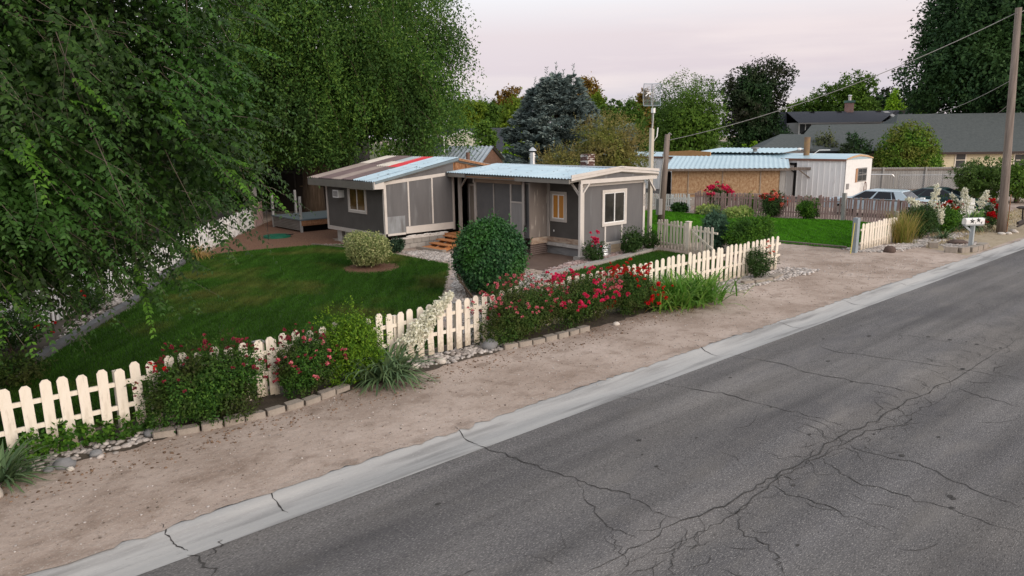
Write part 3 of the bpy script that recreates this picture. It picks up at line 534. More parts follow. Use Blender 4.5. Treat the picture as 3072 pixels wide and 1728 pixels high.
hb('mortar_cap', M_mortar, lambda b: (b.box((15.95, VR - .18, .395), (18.6, VR, .45)), [b.sphere((u, VR - .1, .47), (.16, .08, .05 + .03 * RNG.random()), 7, 5, .5) for u in np.arange(16.8, 18.6, .2)]))
hb('pier', M_block, boxes((15.8, 29.3, 0, 16.2, 29.7, .49), (15.8, 28.6, 0, 16.0, 29.0, .49), (15.85, 27.2, 0, 16.2, 27.6, .49)))
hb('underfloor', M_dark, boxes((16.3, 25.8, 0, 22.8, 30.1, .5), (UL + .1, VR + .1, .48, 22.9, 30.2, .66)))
# patchwork roof: strips of sheet in many colours
def rz(u): return 2.80 + (u - 15.25) * (3.60 - 2.80) / (19.35 - 15.25)
cb = dict(brown=mat('brown_sheet', [(.12, .085, .085), (.17, .125, .12)], scale=2, rough=.6), tan=mat('tan_sheet', [(.24, .195, .17), (.33, .275, .245)], scale=2, rough=.6), white=mat('white_sheet', [(.52, .47, .41), (.62, .57, .50)], rough=.5), red=mat('red_sheet', [(.50, .03, .045), (.60, .05, .06)], scale=2, rough=.45), blue=M_metal, grey=mat('grey_sheet', [(.36, .42, .43), (.44, .50, .51)], scale=2, rough=.5, metal=.2))
strips = [(25.33, 26.05, [('blue', 15.2, 17.6), ('blue', 17.5, 19.36)]), (26.05, 27.0, [('blue', 15.2, 17.0), ('blue', 16.9, 18.0), ('blue', 17.9, 19.36)]), (27.0, 27.9, [('brown', 15.2, 17.4), ('red', 17.3, 19.36)]), (27.9, 28.8, [('tan', 15.2, 17.5), ('white', 17.45, 18.3), ('grey', 18.2, 19.36)]), (28.8, 30.0, [('brown', 15.2, 17.9), ('brown', 17.8, 19.36)]), (30.0, 31.05, [('tan', 15.2, 18.0), ('white', 17.9, 19.36)])]
kk = 0
for v0, v1, segs in strips:
    for nm, u0, u1 in segs:
        dz = .004 + .010 * (kk % 3) + (.012 if u0 > 15.3 else 0); kk += 1
        hb('roof_sheet', cb[nm], lambda b: corr_panel(b, (u0, v0, rz(u0) + dz), (u0, v1 + .03, rz(u0) + dz), (u1, v0, rz(u1) + dz), .026, .18, (0, 0, 1)))
hb('roof_deck', M_fascia, lambda b: b.prism([(15.25, rz(15.25) - .16), (19.35, rz(19.35) - .16), (23.6, 2.65), (23.6, 2.78), (19.35, rz(19.35) - .03), (15.25, rz(15.25) - .03)], 1, VR - .06, 31.0))
hb('roof_sheet', cb['grey'], lambda b: corr_panel(b, (19.34, 25.36, 3.61), (19.34, 31.05, 3.61), (23.7, 25.36, 2.80), .016, .165, (0, 0, 1)))
hb('rake_flashing', mat('blue_grey_flashing', [(.15, .19, .21), (.20, .24, .26)], scale=2, rough=.5, metal=.3), lambda b: b.prism([(15.2, rz(15.2) - .09), (19.36, rz(19.36) - .09), (19.36, rz(19.36) + .012), (15.2, rz(15.2) + .012)], 1, 25.28, 25.33))
hb('rake_board', M_rawwood, lambda b: b.prism([(19.37, 3.50), (23.4, 2.75), (23.4, 2.85), (19.37, 3.60)], 1, 25.30, 25.36))
hb('fascia', mat('dark_taupe_fascia', [(.125, .115, .098), (.16, .148, .126)], scale=2, rough=.75), boxes((15.17, 25.42, 2.47, 15.23, 31.0, 2.755)))
hb('fascia_end', M_trimL, boxes((15.17, 25.30, 2.50, 15.62, 25.415, 2.78)))
# air conditioner hung in the left wall
a = hb('air_conditioner', M_coolwhite, boxes((15.42, 28.72, 1.98, 15.7, 29.22, 2.30)))
hb('grille', M_panelbare, boxes((15.405, 28.77, 2.02, 15.419, 29.17, 2.26)), a)
# flue and chimney behind the ridge
hb('flue', M_steel, lambda b: (b.tube([(23.2, 24.8, 2.9), (23.2, 24.8, 3.75)], .13, 12), b.tube([(23.2, 24.8, 3.52), (23.2, 24.8, 3.58)], .165, 12), b.tube([(23.2, 24.8, 3.64), (23.2, 24.8, 3.68)], .165, 12), b.tube([(23.2, 24.8, 3.82), (23.2, 24.8, 3.87), (23.2, 24.8, 3.98)], [.2, .17, .04], 12)), smooth=False)
def brick(name, m1, m2, s):
    m = mat(name, [m1, m1], rough=.9); t = m.node_tree; n = t.nodes; tcn = n.new('ShaderNodeTexCoord'); bt = n.new('ShaderNodeTexBrick'); bt.inputs['Scale'].default_value = s
    bt.inputs['Color1'].default_value = (*m1, 1); bt.inputs['Color2'].default_value = (*[c * 1.6 for c in m1], 1); bt.inputs['Mortar'].default_value = (*m2, 1); bt.inputs['Mortar Size'].default_value = .03
    mpn = n.new('ShaderNodeMapping'); mpn.inputs['Rotation'].default_value = (PI / 2, 0, 0); t.links.new(tcn.outputs['Object'], mpn.inputs[0]); t.links.new(mpn.outputs[0], bt.inputs['Vector']); t.links.new(bt.outputs[0], n['Principled BSDF'].inputs['Base Color']); return m
M_brick = mat('old_brick', [(.06, .028, .022), (.14, .07, .055)], scale=9, rough=.95, stretch=(1, 1, 3), speck=[((.60, .55, .50), 4.5, .53, .58, .9), ((.40, .33, .30), 22, .60, .66, .7)])
hb('chimney', M_brick, lambda b: (b.box((24.3, 22.4, 2.6), (24.75, 22.85, 3.62)), b.box((24.28, 22.38, 3.62), (24.77, 22.87, 3.66))))
# steps
S = thing('wooden_steps', 'reddish stained open wooden steps leading up to the home passage', 'steps', 17.0, 24.1)
so_ = (17.0, 24.1, 0); rise = .118
for i in range(4):
    b = MB(so_); u0 = 16.92 + i * .36; z = rise * (i + 1) - .0; b.box((u0, 23.45, z - .035), (u0 + .36, 24.75, z)); b.build('tread', M_step, S)
for v in (23.55, 24.08, 24.6):
    b = MB(so_); b.prism([(16.98, 0), (17.25, 0), (18.48, .33), (18.48, .43), (16.98, .085)][::-1], 1, v, v + .045); b.build('stringer', M_step, S)
# window well beside the end wall
b = MB(); rows = []
for z in np.linspace(0, .42, 40): rows.append([(.36 * math.cos(t) * (1 + .03 * math.sin(z * 90)), -.30 * math.sin(t) * (1 + .03 * math.sin(z * 90)), z) for t in np.linspace(0, PI, 14)])
b.grid(rows); tag(put(b.build('window_well', M_steel), 20.95, 18.52), 'ribbed galvanised window well standing against the pale yellow house base', 'window well')

# ================================================================ fences
def picket_mesh(w_, h, th, top):
    b = MB(); hw = w_ / 2
    if top == 'ear': poly = [(-hw, 0), (hw, 0), (hw, h - .05), (hw * .45, h), (-hw * .45, h), (-hw, h - .05)]
    elif top == 'round': poly = [(-hw, 0), (hw, 0)] + [(hw * math.cos(t), h - hw * .8 + hw * .8 * math.sin(t)) for t in np.linspace(0, PI, 7)]
    else: poly = [(-hw, 0), (hw, 0), (hw, h - w_ * .9), (0, h), (-hw, h - w_ * .9)]
    b.prism(poly, 1, -th, 0); return b
def fence(name, label, p0, p1, pitch, wd, h, m, rails=(.35, .7), top='ear', post=2.4, posth=None, group=None, jit=.012, z=0, gap=(), slope=0, cat='fence', rail_m=None, posts=True, postw=.09):
    p0, p1 = np.array(p0, float), np.array(p1, float); d = p1 - p0; ln = np.linalg.norm(d); yaw = math.atan2(d[1], d[0])
    t = thing(name, label, cat, *p0, z, yaw, group)
    var = [picket_mesh(wd, h * (1 + .02 * i), .02, top).build('picket', m) for i in (-1, 0, 1)]
    n = int(ln / pitch); far = MB(); nfar = 0
    order = sorted(range(n), key=lambda i: np.linalg.norm(p0 + d / ln * (i + .5) * pitch))
    for rank, i in enumerate(order):
        x = (i + .5) * pitch
        if any(a < x < b for a, b in gap): continue
        hh = slope * x / ln
        if rank < 98:
            o = clone(var[RNG.integers(0, 3)], t); o.location = (x + RNG.normal() * jit * .5, RNG.normal() * .004, .03 + RNG.normal() * jit + hh); o.rotation_euler = (RNG.normal() * .012, RNG.normal() * jit * 1.6, 0)
        else:
            pm = picket_mesh(wd, h * (1 + .02 * RNG.integers(-1, 2)), .02, top); a = RNG.normal() * jit * 1.6
            V = np.concatenate(pm.V); V = V @ np.array([[1, 0, 0], [0, 1, 0], [a, 0, 1]]) + np.array([x, 0, .03 + RNG.normal() * jit + hh]); far.add(V, pm.F); nfar += 1
    for o in var: bpy.data.objects.remove(o)
    if nfar: o = far.build('picket', m, t); o['kind'] = 'stuff'
    for rz_ in rails:
        b = MB(); x = 0
        while x < ln - .1:
            x1 = min(ln, x + post)
            if not any(a < (x + x1) / 2 < c for a, c in gap): b.box((x + .005, .002, rz_ * h - .035 + slope * x / ln), (x1 - .005, .04, rz_ * h + .035 + slope * x / ln))
            x = x1
        b.build('rail', rail_m or m, t)
    if posts:
        x = 0
        while x <= ln + .01:
            b = MB(); b.box((x - postw / 2, .042, 0), (x + postw / 2, .042 + postw, posth or h * .97)); b.build('post', rail_m or m, t); x += post
    return t
fence('picket_fence', 'low cream picket fence along the street, in front of the dark green lawn', (.05, 12.15), (22.6, 12.15), .243, .145, 1.05, M_white, rails=(.42, .78), top='ear', post=2.53, slope=.09)
fence('picket_fence', 'white narrow picket fence with peaked tops running back under the overhanging elm branches', (-2.2, 13.76), (15.2, 37.5), .21, .085, 1.04, M_coolwhite, rails=(.3, .72), top='peak', post=2.4, jit=.02)
fence('gate', 'brown picket gate at the far end of the narrow white fence by the deck', (15.4, 37.7), (16.5, 39.4), .17, .09, 1.15, M_pinkwood, rails=(.25, .8), top='peak', post=3, cat='gate')
pf = thing('gate_post', 'tall flat pale post standing behind the brown picket gate', 'post', 16.4, 40.2)
MB().box((-.16, -.03, 0), (.16, .03, 2.0)).build('board', M_greywood, pf)
# garden gate fence beside the home
fence('picket_fence', 'short cream picket fence from the home corner to the garden gate', (24.05, 18.35), (23.55, 16.45), .2, .11, 1.12, M_white, rails=(.2, .86), top='round', post=4, posts=False)
gt = fence('garden_gate', 'cream garden gate with diagonal brace beside the blue-green shrub', (23.5, 16.3), (23.25, 15.0), .2, .11, 1.08, M_white, rails=(.15, .84), top='round', post=4, posts=False, cat='gate')
b = MB(); b.bar((.1, -.05, .85), (1.2, -.05, .3), .03, .08, (0, 0, 1)); b.build('brace', M_white, gt)
gp_ = thing('gate_post', 'square cream gate post with flat cap between picket fence and garden gate', 'post', 23.45, 16.4)
MB().box((-.08, -.08, 0), (.08, .08, 1.2)).build('shaft', M_white, gp_); MB().box((-.10, -.10, 1.202), (.10, .10, 1.235)).build('cap', M_white, gp_)
for u in (4.9, 9.3, 13.9, 22.55):
    g_ = thing('fence_post', 'thick cream post with flat grey cap standing just behind the street picket fence', 'post', u, 12.34, group='cap posts of the street fence')
    MB().box((-.07, -.07, 0), (.07, .07, .98)).build('shaft', M_white, g_); MB().box((-.09, -.09, .982), (.09, .09, 1.01)).build('cap', M_greywood, g_)
# right-hand leaning panel
t = fence('picket_fence', 'short leaning cream picket panel between grey hinge post and ornamental grass', (28.35, 12.02), (32.0, 12.1), .25, .185, 1.02, M_white, rails=(.3, .8), top='round', post=5, slope=.0, posts=False)
MB().box((3.6, .03, 0), (3.72, .15, 1.25)).build('post', M_greywood, t)
t = thing('hinge_post', 'square blue-grey post with two gate hinges beside the driveway', 'post', 27.95, 12.05)
MB().box((-.11, -.09, 0), (.11, .09, 1.32)).build('shaft', mat('blue_grey_paint', [(.24, .28, .31), (.30, .34, .37)], scale=3, rough=.7), t)
for z in (.95, .45):
    hg = MB().box((.112, -.05, z - .05), (.135, .05, z + .05)).tube([(.15, 0, z - .07), (.15, 0, z + .07)], .02, 6).build('hinge', M_steel, t)
t = thing('marker_stick', 'yellow stick leaning on the blue-grey hinge post', 'stick', 27.70, 12.05)
MB().bar((-.05, 0, 0), (.10, 0, 1.15), .035, .02, (0, 1, 0)).build('stick', mat('yellow_paint', [(.65, .55, .12)], rough=.6), t)
# faded red fence behind the bright lawn
A, B_, C_ = (35.9, 27.6), (37.6, 18.2), (37.75, 12.9)
fence('picket_fence', 'white picket fence behind the hosta bed, in front of the boarded shed', (35.6, 28.6), (36.2, 25.2), .15, .085, 1.0, M_coolwhite, rails=(.3, .75), top='round', post=2.2)
fence('picket_fence', 'faded pinkish picket fence behind the bright green lawn', (36.3, 25.0), (37.9, 17.1), .135, .092, 1.18, M_pinkwood, rails=(.25, .8), top='round', post=2.4, jit=.02)
fence('picket_fence', 'faded pinkish picket fence in front of the pale blue sedan', (37.9, 17.0), (38.15, 12.9), .128, .09, 1.16, M_pinkwood, rails=(.25, .98), top='round', post=2.6, jit=.02, rail_m=M_oldwood)
t = thing('fence_post', 'taller weathered post where the pinkish fence turns, in front of the pale blue sedan', 'post', 37.82, 17.02); MB().box((-.09, -.09, 0), (.09, .09, 1.42)).build('shaft', M_greywood, t)
fence('picket_fence', 'white picket fence half hidden by flowering yuccas, in front of the dark car', (38.2, 12.8), (42.2, 12.35), .15, .09, 1.12, M_coolwhite, rails=(.3, .75), top='round', post=2.4)
# tall board fence and chain link beyond the cars
def board_fence(name, label, p0, p1, h, m, bw=.16):
    p0, p1 = np.array(p0, float), np.array(p1, float); d = p1 - p0; ln = np.linalg.norm(d); t = thing(name, label, 'fence', *p0, 0, math.atan2(d[1], d[0]))
    b = MB(); x = 0
    while x < ln: b.box((x, 0, 0), (x + bw - .012, .025, h - .015 * RNG.random())); x += bw
    b.build('boards', m, t)
    b = MB(); b.box((0, -.05, h - .22), (ln, -.003, h - .1)); b.box((0, -.05, .3), (ln, -.003, .42)); b.build('rail', M_oldwood, t)
    x = 1.0
    while x < ln: MB().box((x, -.1, 0), (x + .1, -.052, h + .02)).build('post', M_greywood, t); x += 2.9
    return t
board_fence('board_fence', 'tall weathered grey board fence behind the parked cars', (54.5, 23.0), (61.5, 15.4), 1.95, M_greywood)
board_fence('board_fence', 'old brown board fence standing behind the shed and power pole', (33.2, 33.5), (36.5, 29.3), 1.75, M_oldwood)
t = thing('chain_link_fence', 'galvanised chain link fence with top rail behind the dark car', 'fence', 52.3, 20.0, 0, math.atan2(-10.6, 8.7)); nln = 13.7
for x in np.arange(0, nln, 2.7): MB().tube([(x, 0, 0), (x, 0, 1.62)], .03, 8).build('post', M_steel, t)
MB().tube([(0, 0, 1.6), (nln, 0, 1.6)], .022, 6).build('top_rail', M_steel, t)
b = MB()
for s in (1, -1):
    x = -1.6
    while x < nln:
        xa, xb = (x, x + 1.55); za, zb = (.04, 1.59) if s > 0 else (1.59, .04)
        if xa < 0: za += (zb - za) * (-xa / 1.55); xa = 0
        if xb > nln: zb -= (zb - za) * ((xb - nln) / (xb - xa)); xb = nln
        if xb > xa: b.tube([(xa, 0, za), (xb, 0, zb)], .004, 3, False)
        x += .16
b.build('mesh', M_steel, t)
t = thing('chain_link_gate', 'rounded pipe gate frame with wire mesh beside the trailer', 'gate', 50.6, 21.9, 0, math.atan2(-10.6, 8.7)); rr = .2
pts = [(0, 0, .1), (0, 0, 1.45)] + [(rr - rr * math.cos(a), 0, 1.45 + rr * math.sin(a)) for a in np.linspace(0, PI / 2, 5)] + [(2.2 - rr + rr * math.sin(a), 0, 1.45 + rr * math.cos(a)) for a in np.linspace(0, PI / 2, 5)] + [(2.2, 0, .1)]
MB().tube(pts, .035, 8).build('frame', M_steel, t)

# ================================================================ edging and stones
def blocks(path, n, lbl, grp, wd=.17, h=.11, gapf=.93):
    P = np.array(path, float); sl = np.r_[0, np.cumsum(np.linalg.norm(np.diff(P, axis=0), axis=1))]; proto = None
    for i in range(n):
        s = (i + .5) / n * sl[-1]; c = np.array([np.interp(s, sl, P[:, 0]), np.interp(s, sl, P[:, 1])]); s2 = s + .05; c2 = np.array([np.interp(s2, sl, P[:, 0]), np.interp(s2, sl, P[:, 1])]); yaw = math.atan2(*(c2 - c)[::-1]) if np.linalg.norm(c2 - c) > 1e-6 else 0
        L2 = sl[-1] / n * gapf / 2
        if proto is None:
            b = MB(); e = .02
            b.prism([(-L2, -wd / 2 + e), (-L2 + e, -wd / 2), (L2 - e, -wd / 2), (L2, -wd / 2 + e), (L2 - .03, wd / 2), (-L2 + .03, wd / 2)], 2, -.02, h)
            proto = b.build('edging_block', M_edge); o = proto
        else: o = clone(proto)
        put(o, c[0], c[1], RNG.uniform(-.02, .012), yaw + RNG.normal() * .05); o.rotation_euler[0] = RNG.normal() * .04
        tag(o, lbl, 'edging block', grp)
blocks([(2.85, 11.68), (3.6, 11.45), (4.5, 11.36), (5.3, 11.40), (6.2, 11.62)], 10, 'tan concrete edging block in the row along the dark pink rose bushes', 'edging blocks by the dark pink roses')
blocks([(9.9, 11.55), (10.6, 11.42), (11.4, 11.36), (12.4, 11.38)], 7, 'tan concrete edging block in the row in front of the large bright rose hedge', 'edging blocks by the bright roses')
blocks([(19.6, 11.72), (20.3, 11.5), (21.0, 11.48), (21.7, 11.62)], 5, 'grey edging block curving round the rose at the end of the street fence', 'edging blocks at the fence end', wd=.2)
blocks([(30.35, 9.75), (30.5, 9.35), (31.0, 9.08), (31.9, 9.0), (32.7, 9.1)], 6, 'grey retaining block in the curved ring around the mailbox', 'blocks round the mailbox', wd=.3, h=.2)
blocks([(31.0, 10.3), (31.4, 10.55)], 1, 'light grey block set at the back left of the mailbox ring', 'blocks round the mailbox', wd=.3, h=.24)
t = MB(); P = [(2.25, 17.55), (3.2, 19.05), (4.9, 21.6), (5.4, 22.3), (7.5, 26.35), (9.3, 29.3)]
for a, c in zip(P[:-1], P[1:]): t.bar((*a, .05), (*c, .05), .22, .16)
tag(put(t.build('garden_curb', mat('dark_concrete', [(.09, .09, .092), (.15, .147, .145)], scale=3, detail=8, rough=.9, bump=.4)), 0, 0), 'dark grey concrete kerb edging the bed below the elm branches', 'garden curb')
t = MB(); P = [(16.3, 16.88), (18.9, 17.28), (21.2, 17.55), (23.45, 17.98)]
for a, c in zip(P[:-1], P[1:]): t.bar((*a, .03), (*c, .03), .28, .12)
tag(put(t.build('garden_curb', M_block), 0, 0), 'pale scalloped concrete curb in front of the house rose bed', 'garden curb')
t = MB(); t.bar((28.3, 17.4, .04), (28.72, 12.7, .04), .1, .1); tag(put(t.build('lawn_edging', M_oldwood), 0, 0), 'low timber edging between driveway and bright green lawn', 'edging')
t = MB(); t.bar((15.7, 24.6, .03), (14.3, 29.2, .03), .08, .08); tag(put(t.build('lawn_edging', M_oldwood), 0, 0), 'thin timber edging between lawn and the gravel by the left house wall', 'edging')
t = MB(); t.bar((17.0, 23.3, .04), (16.85, 24.95, .04), .2, .14); tag(put(t.build('stone_step', M_edge), 0, 0), 'flat reddish stone slab at the foot of the wooden steps', 'slab')
def rock(u, v, r, label, m, group=None, name='rock', flat=.6):
    b = MB(); b.sphere((0, 0, r * flat * .55), (r, r * .75, r * flat), 10, 7, .28); o = b.build(name, m, smooth=True); put(o, u, v, 0, RNG.random() * 6); return tag(o, label, 'rock', group)
M_rockG = mat('grey_rock', [(.16, .16, .165), (.25, .25, .25)], scale=4, detail=8, rough=.85, bump=.3); M_rockW = mat('pale_rock', [(.50, .44, .38), (.62, .57, .51)], scale=5, detail=8, rough=.85, bump=.3); M_rockB = mat('brown_rock', [(.08, .055, .045), (.14, .10, .085)], scale=6, detail=8, rough=.9, bump=.6)
rock(1.62, 11.42, .15, 'dark grey rounded boulder between the corner yucca and pebbles', M_rockG); rock(1.42, 11.42, .08, 'smaller grey stone touching the dark boulder by the corner yucca', M_rockG); rock(2.05, 11.55, .10, 'dark grey stone among pebbles under the cream pickets', M_rockG)
rock(1.66, 11.26, .06, 'small cream pebble in front of the dark grey boulder', M_rockW); rock(3.1, 11.7, .1, 'tan angular rock at the start of the edging blocks', M_rockW); rock(2.85, 11.8, .12, 'grey rock half under the leaves beside the edging blocks', M_rockG); rock(.72, 11.05, .17, 'pale lump of stone below the corner yucca', M_rockW)
rock(7.75, 11.78, .14, 'white rounded stone right of the flowering yucca', M_rockW); rock(8.35, 11.68, .12, 'cream cobble in front of the pickets right of the flowering yucca', M_rockW); rock(9.75, 11.8, .22, 'low grey boulder at the left end of the bright rose hedge', M_rockG); rock(13.2, 11.2, .09, 'lone pale stone in front of the red roses', M_rockW)
rock(28.9, 11.15, .22, 'round dark brown lava rock in front of the leaning picket panel', M_rockB, flat=.75); rock(18.6, 11.0, .07, 'small flat white stone lying on the driveway edge', M_rockW)
for u, v in ((37.2, 9.75), (37.5, 9.55), (38.2, 9.5), (38.1, 9.95), (38.7, 9.7)): rock(u, v, .17, 'pale flat stone lying round the foot of the utility pole', M_rockW, 'stones round the utility pole', flat=.4)
rock(32.9, 10.1, .4, 'flat brown rock slab behind the mailbox post', M_rockB, flat=.3)

# ================================================================ mailbox, poles, wires
t = thing('mailbox', 'white mailbox with two black star emblems on a grey timber post', 'mailbox', 32.3, 9.45); MG = mat('grey_post_paint', [(.34, .37, .38), (.42, .45, .46)], scale=3, rough=.7, stretch=(3, 3, .5))
AX = np.array([.80, -.62]); AX = AX / np.linalg.norm(AX); AN = np.array([-AX[1], AX[0]])
def mx_(a, n, z): return (AX[0] * a - AN[0] * n, AX[1] * a - AN[1] * n, z)
b = MB(); b.box((-.07, -.07, 0), (.07, .07, .87)); b.build('post', MG, t)
b = MB(); b.bar(mx_(-.36, 0, .89), mx_(.36, 0, .89), .2, .05); b.build('shelf', MG, t); b = MB(); b.bar(mx_(-.34, 0, .87), mx_(-.02, 0, .60), .05, .07, (0, 0, 1)); b.build('brace', MG, t)
b = MB(); prf = [(-.13, .915), (.13, .915), (.13, 1.06)] + [(.13 * math.cos(a), 1.06 + .1 * math.sin(a)) for a in np.linspace(.3, PI - .3, 7)] + [(-.13, 1.06)]
vs = [mx_(-.37, n_, z) for n_, z in prf] + [mx_(.37, n_, z) for n_, z in prf]; k = len(prf); b.add(vs, [tuple(range(k)), tuple(range(2 * k - 1, k - 1, -1))] + [(i, i + k, (i + 1) % k + k, (i + 1) % k) for i in range(k)]); bx_ = b.build('box', M_coolwhite, t)
b = MB(); b.bar(mx_(.372, 0, .93), mx_(.372, 0, 1.15), .24, .012, mx_(1, 0, 0)); b.build('door', M_coolwhite, bx_)
b = MB()
for ca, cz, rr, nn in ((-.13, 1.045, .115, 5), (.12, 1.075, .10, 5)):
    st = [(ca + (rr if i % 2 == 0 else rr * .42) * math.sin(i * PI / 5 + .1), cz + (rr if i % 2 == 0 else rr * .42) * math.cos(i * PI / 5 + .1)) for i in range(10)]
    vs = [mx_(a_, .134 if z < 1.06 else .134 - (z - 1.06) ** 2 * 4, z) for a_, z in st] + [mx_(ca, .136, cz)]; b.add(vs, [(i, (i + 1) % 10, 10) for i in range(10)])
for a_, z in ((.0, .97), (.22, .98), (.25, 1.0), (.24, .955)): b.bar(mx_(a_, .134, z - .02), mx_(a_ + .012, .134, z + .02), .004, .018, mx_(1, 0, 0))
b.build('emblem', M_black, bx_)
M_pole = mat('pole_wood', [(.13, .10, .085), (.20, .16, .135), (.27, .22, .185)], scale=2, detail=9, rough=.9, stretch=(7, 7, .4), bump=.4)
t = thing('utility_pole', 'tall brown wooden utility pole beside the street at the frame edge', 'utility pole', 37.87, 9.94)
MB().tube([(0, 0, 0), (-.05, .03, 1.2), (-.32, .28, 9.5)], [.205, .18, .125], 14).build('shaft', M_pole, t, True)
b = MB(); b.prism([(-.09, 0), (.10, 0), (.09, 1.1), (.03, 1.7), (-.03, 1.3), (-.05, .6)], 1, -.218, -.19); o = b.build('split_scar', M_rawwood, t); o.rotation_euler = (0, 0, .35)
t = thing('power_pole', 'short dark wooden power pole with meter box behind the garden gate', 'power pole', 30.86, 23.31)
MB().tube([(0, 0, 0), (.17, -.15, 4.48)], [.19, .13], 10).build('shaft', M_pole, t, True); MB().box((-.45, -.2, .45), (-.15, -.02, 1.25)).build('meter_box', M_panelbare, t)
MB().tube([(-.3, -.1, 1.2), (-.22, -.12, 2.6), (-.1, -.15, 3.3), (-.25, -.2, 3.5)], .035, 6).build('conduit', M_greywood, t); MB().tube([(.15, -.15, 4.4), (.25, -.2, 4.55), (.35, -.25, 4.45)], .03, 6).build('weatherhead', M_greywood, t)
t = thing('shed_pole', 'short mossy-topped wooden pole with lamp rising behind the shed roof', 'pole', *uvof(at(2418, 480, 49))); zt = at(2418, 411, 49)[2]
MB().tube([(0, 0, 0), (0, 0, zt)], .19, 10).build('shaft', mat('mossy_pole', [(.12, .08, .06), (.2, .13, .08), (.28, .19, .06)], scale=1.5, rough=.9), t, True); b = MB(); b.tube([(0, 0, zt - .9), (-.25, .3, zt - .75)], .02, 5); b.sphere((-.3, .36, zt - .78), (.16, .16, .09), 8, 5); b.build('lamp', M_coolwhite, t)
b = MB(); b.tube([(.1, -.1, zt - 1.35), (.5, -.6, zt - .85), (1.0, -1.1, zt - .85)], .025, 5); b.build('arm', M_coolwhite, t)
t = thing('antenna_mast', 'cream mast with mesh dish antenna at the right corner of the home', 'antenna', 24.05, 18.72)
MB().box((-.085, -.06, 0), (.0, .06, 4.74)).box((.004, -.055, 0), (.08, .055, 4.70)).build('mast', mat('weathered_cream', [(.40, .355, .29), (.52, .47, .39), (.58, .53, .45)], scale=2, rough=.8, stretch=(5, 5, .4)), t)
MB().tube([(0, 0, 4.3), (0, 0, 6.35)], .02, 6).build('pipe', M_greywood, t); MB().tube([(-.02, -.05, 4.75), (.02, -.05, 5.35)], .012, 5).tube([(.10, 0, 4.2), (.25, -.06, 4.4), (.3, -.06, 4.75)], .025, 6).build('cable', M_coolwhite, t)
MB().box((-.06, -.10, 5.32), (.06, .02, 5.5)).build('junction_box', M_coolwhite, t)
b = MB(); RX = np.array([CU, -SU]); RY = np.array([SU, CU])            # camera-facing grid dish: local coords of world x / y
def dl(x, y, z): q = RX * x + RY * y; return (q[0], q[1], z)
for i in np.linspace(-.42, .42, 17): b.tube([dl(x, .25 - .9 * (x * x + i * i), 6.02 + i) for x in np.linspace(-.36, .32, 7)], .016 if abs(i) > .41 else .0065, 4, False)
for x in (-.36, -.02, .32): b.tube([dl(x, .25 - .9 * (x * x + i * i), 6.02 + i) for i in np.linspace(-.42, .42, 7)], .014, 4, False)
b.build('dish', M_metalD, t); MB().tube([dl(0, .2, 6.1), dl(-.25, -.35, 6.05), dl(-.36, -.4, 5.95)], .02, 5).tube([dl(.1, .15, 6.08), dl(-.3, -.3, 6.1)], .015, 5).build('feed_arm', M_coolwhite, t)
def wire(label, P, r=.016, sag=.0, name='overhead_wire', m=None):
    P = [np.array(p, float) for p in P]; pts = []
    for a, c in zip(P[:-1], P[1:]):
        for s in np.linspace(0, 1, 14, endpoint=False): q = a + (c - a) * s; q = q - np.array([0, 0, sag * 4 * s * (1 - s)]); pts.append(q)
    pts.append(P[-1]); o = MB(); o.tube(pts, r, 5); o = o.build(name, m or M_greywood); return tag(o, label, 'wire')
top = at(3046, 40, 32.7); bt = at(2006, 421, 37.8)
wire('overhead service cable from the utility pole top down to the short power pole', [bt, top], .016, .55)
wire('overhead cable from halfway up the utility pole back to the grey roof', [at(2775, 345, 66), at(3030, 243, 32.5)], .014, .3); wire('lowest overhead cable leaving the utility pole in front of the dark tree', [at(2985, 342, 64), at(3036, 303, 32.5)], .014, .1)
wire('thin overhead cable running right from the utility pole top', [at(3050, 40, 32.4), at(3330, -80, 40)], .014, .1)
t = thing('clothes_pole', 'thin white T-shaped pole standing behind the patchwork roof', 'pole', *uvof(at(1332, 440, 42))); b = MB(); z1_ = at(1332, 408, 42)[2]; b.tube([(0, 0, 0), (0, 0, z1_)], .04, 6); b.tube([(-.25, .25, z1_), (.1, -.1, z1_)], .05, 6); b.build('pole', M_coolwhite, t)

# ================================================================ other buildings
def gable_roof(b, u0, u1, v0, v1, ze, zr, along='v', ov=.3, th=.12):
    if along == 'v':
        m = (u0 + u1) / 2; b.prism([(u0 - ov, ze), (m, zr), (u1 + ov, ze), (u1 + ov, ze + th), (m, zr + th * 1.2), (u0 - ov, ze + th)], 1, v0 - ov, v1 + ov)
    else:
        m = (v0 + v1) / 2; b.prism([(v0 - ov, ze), (m, zr), (v1 + ov, ze), (v1 + ov, ze + th), (m, zr + th * 1.2), (v0 - ov, ze + th)], 0, u0 - ov, u1 + ov)
def wbox(name, m, parent, fn): b = MB(); fn(b); return b.build(name, m, parent)
# boarded shed with lean-to roof (kept on its own skewed axes)
t = thing('boarded_shed', 'low shed clad in orange chipboard with pale metal lean-to roof', 'shed', 38.75, 28.5, 0, math.atan2(23.24 - 28.5, 43.2 - 38.75)); Ls = 6.9
M_osb = mat('chipboard', [(.26, .145, .075), (.37, .235, .13), (.48, .34, .205)], scale=5, detail=3, rough=.9, stretch=(1.5, 1, 1), speck=[((.20, .10, .04), 9, .60, .68, .6), ((.64, .50, .33), 11, .62, .70, .8)])
wbox('wall', M_osb, t, lambda b: b.box((0, 0, .55), (Ls, .12, 2.3)))
wbox('batten', mat('grey_batten', [(.28, .22, .17), (.36, .30, .24)], rough=.9), t, lambda b: [b.box((x, -.03, .55), (x + w_, -.003, 2.25)) for x, w_ in ((1.0, .06), (3.1, .06), (5.4, .06))] + [b.box((0, -.03, .72), (Ls, -.003, .78))])
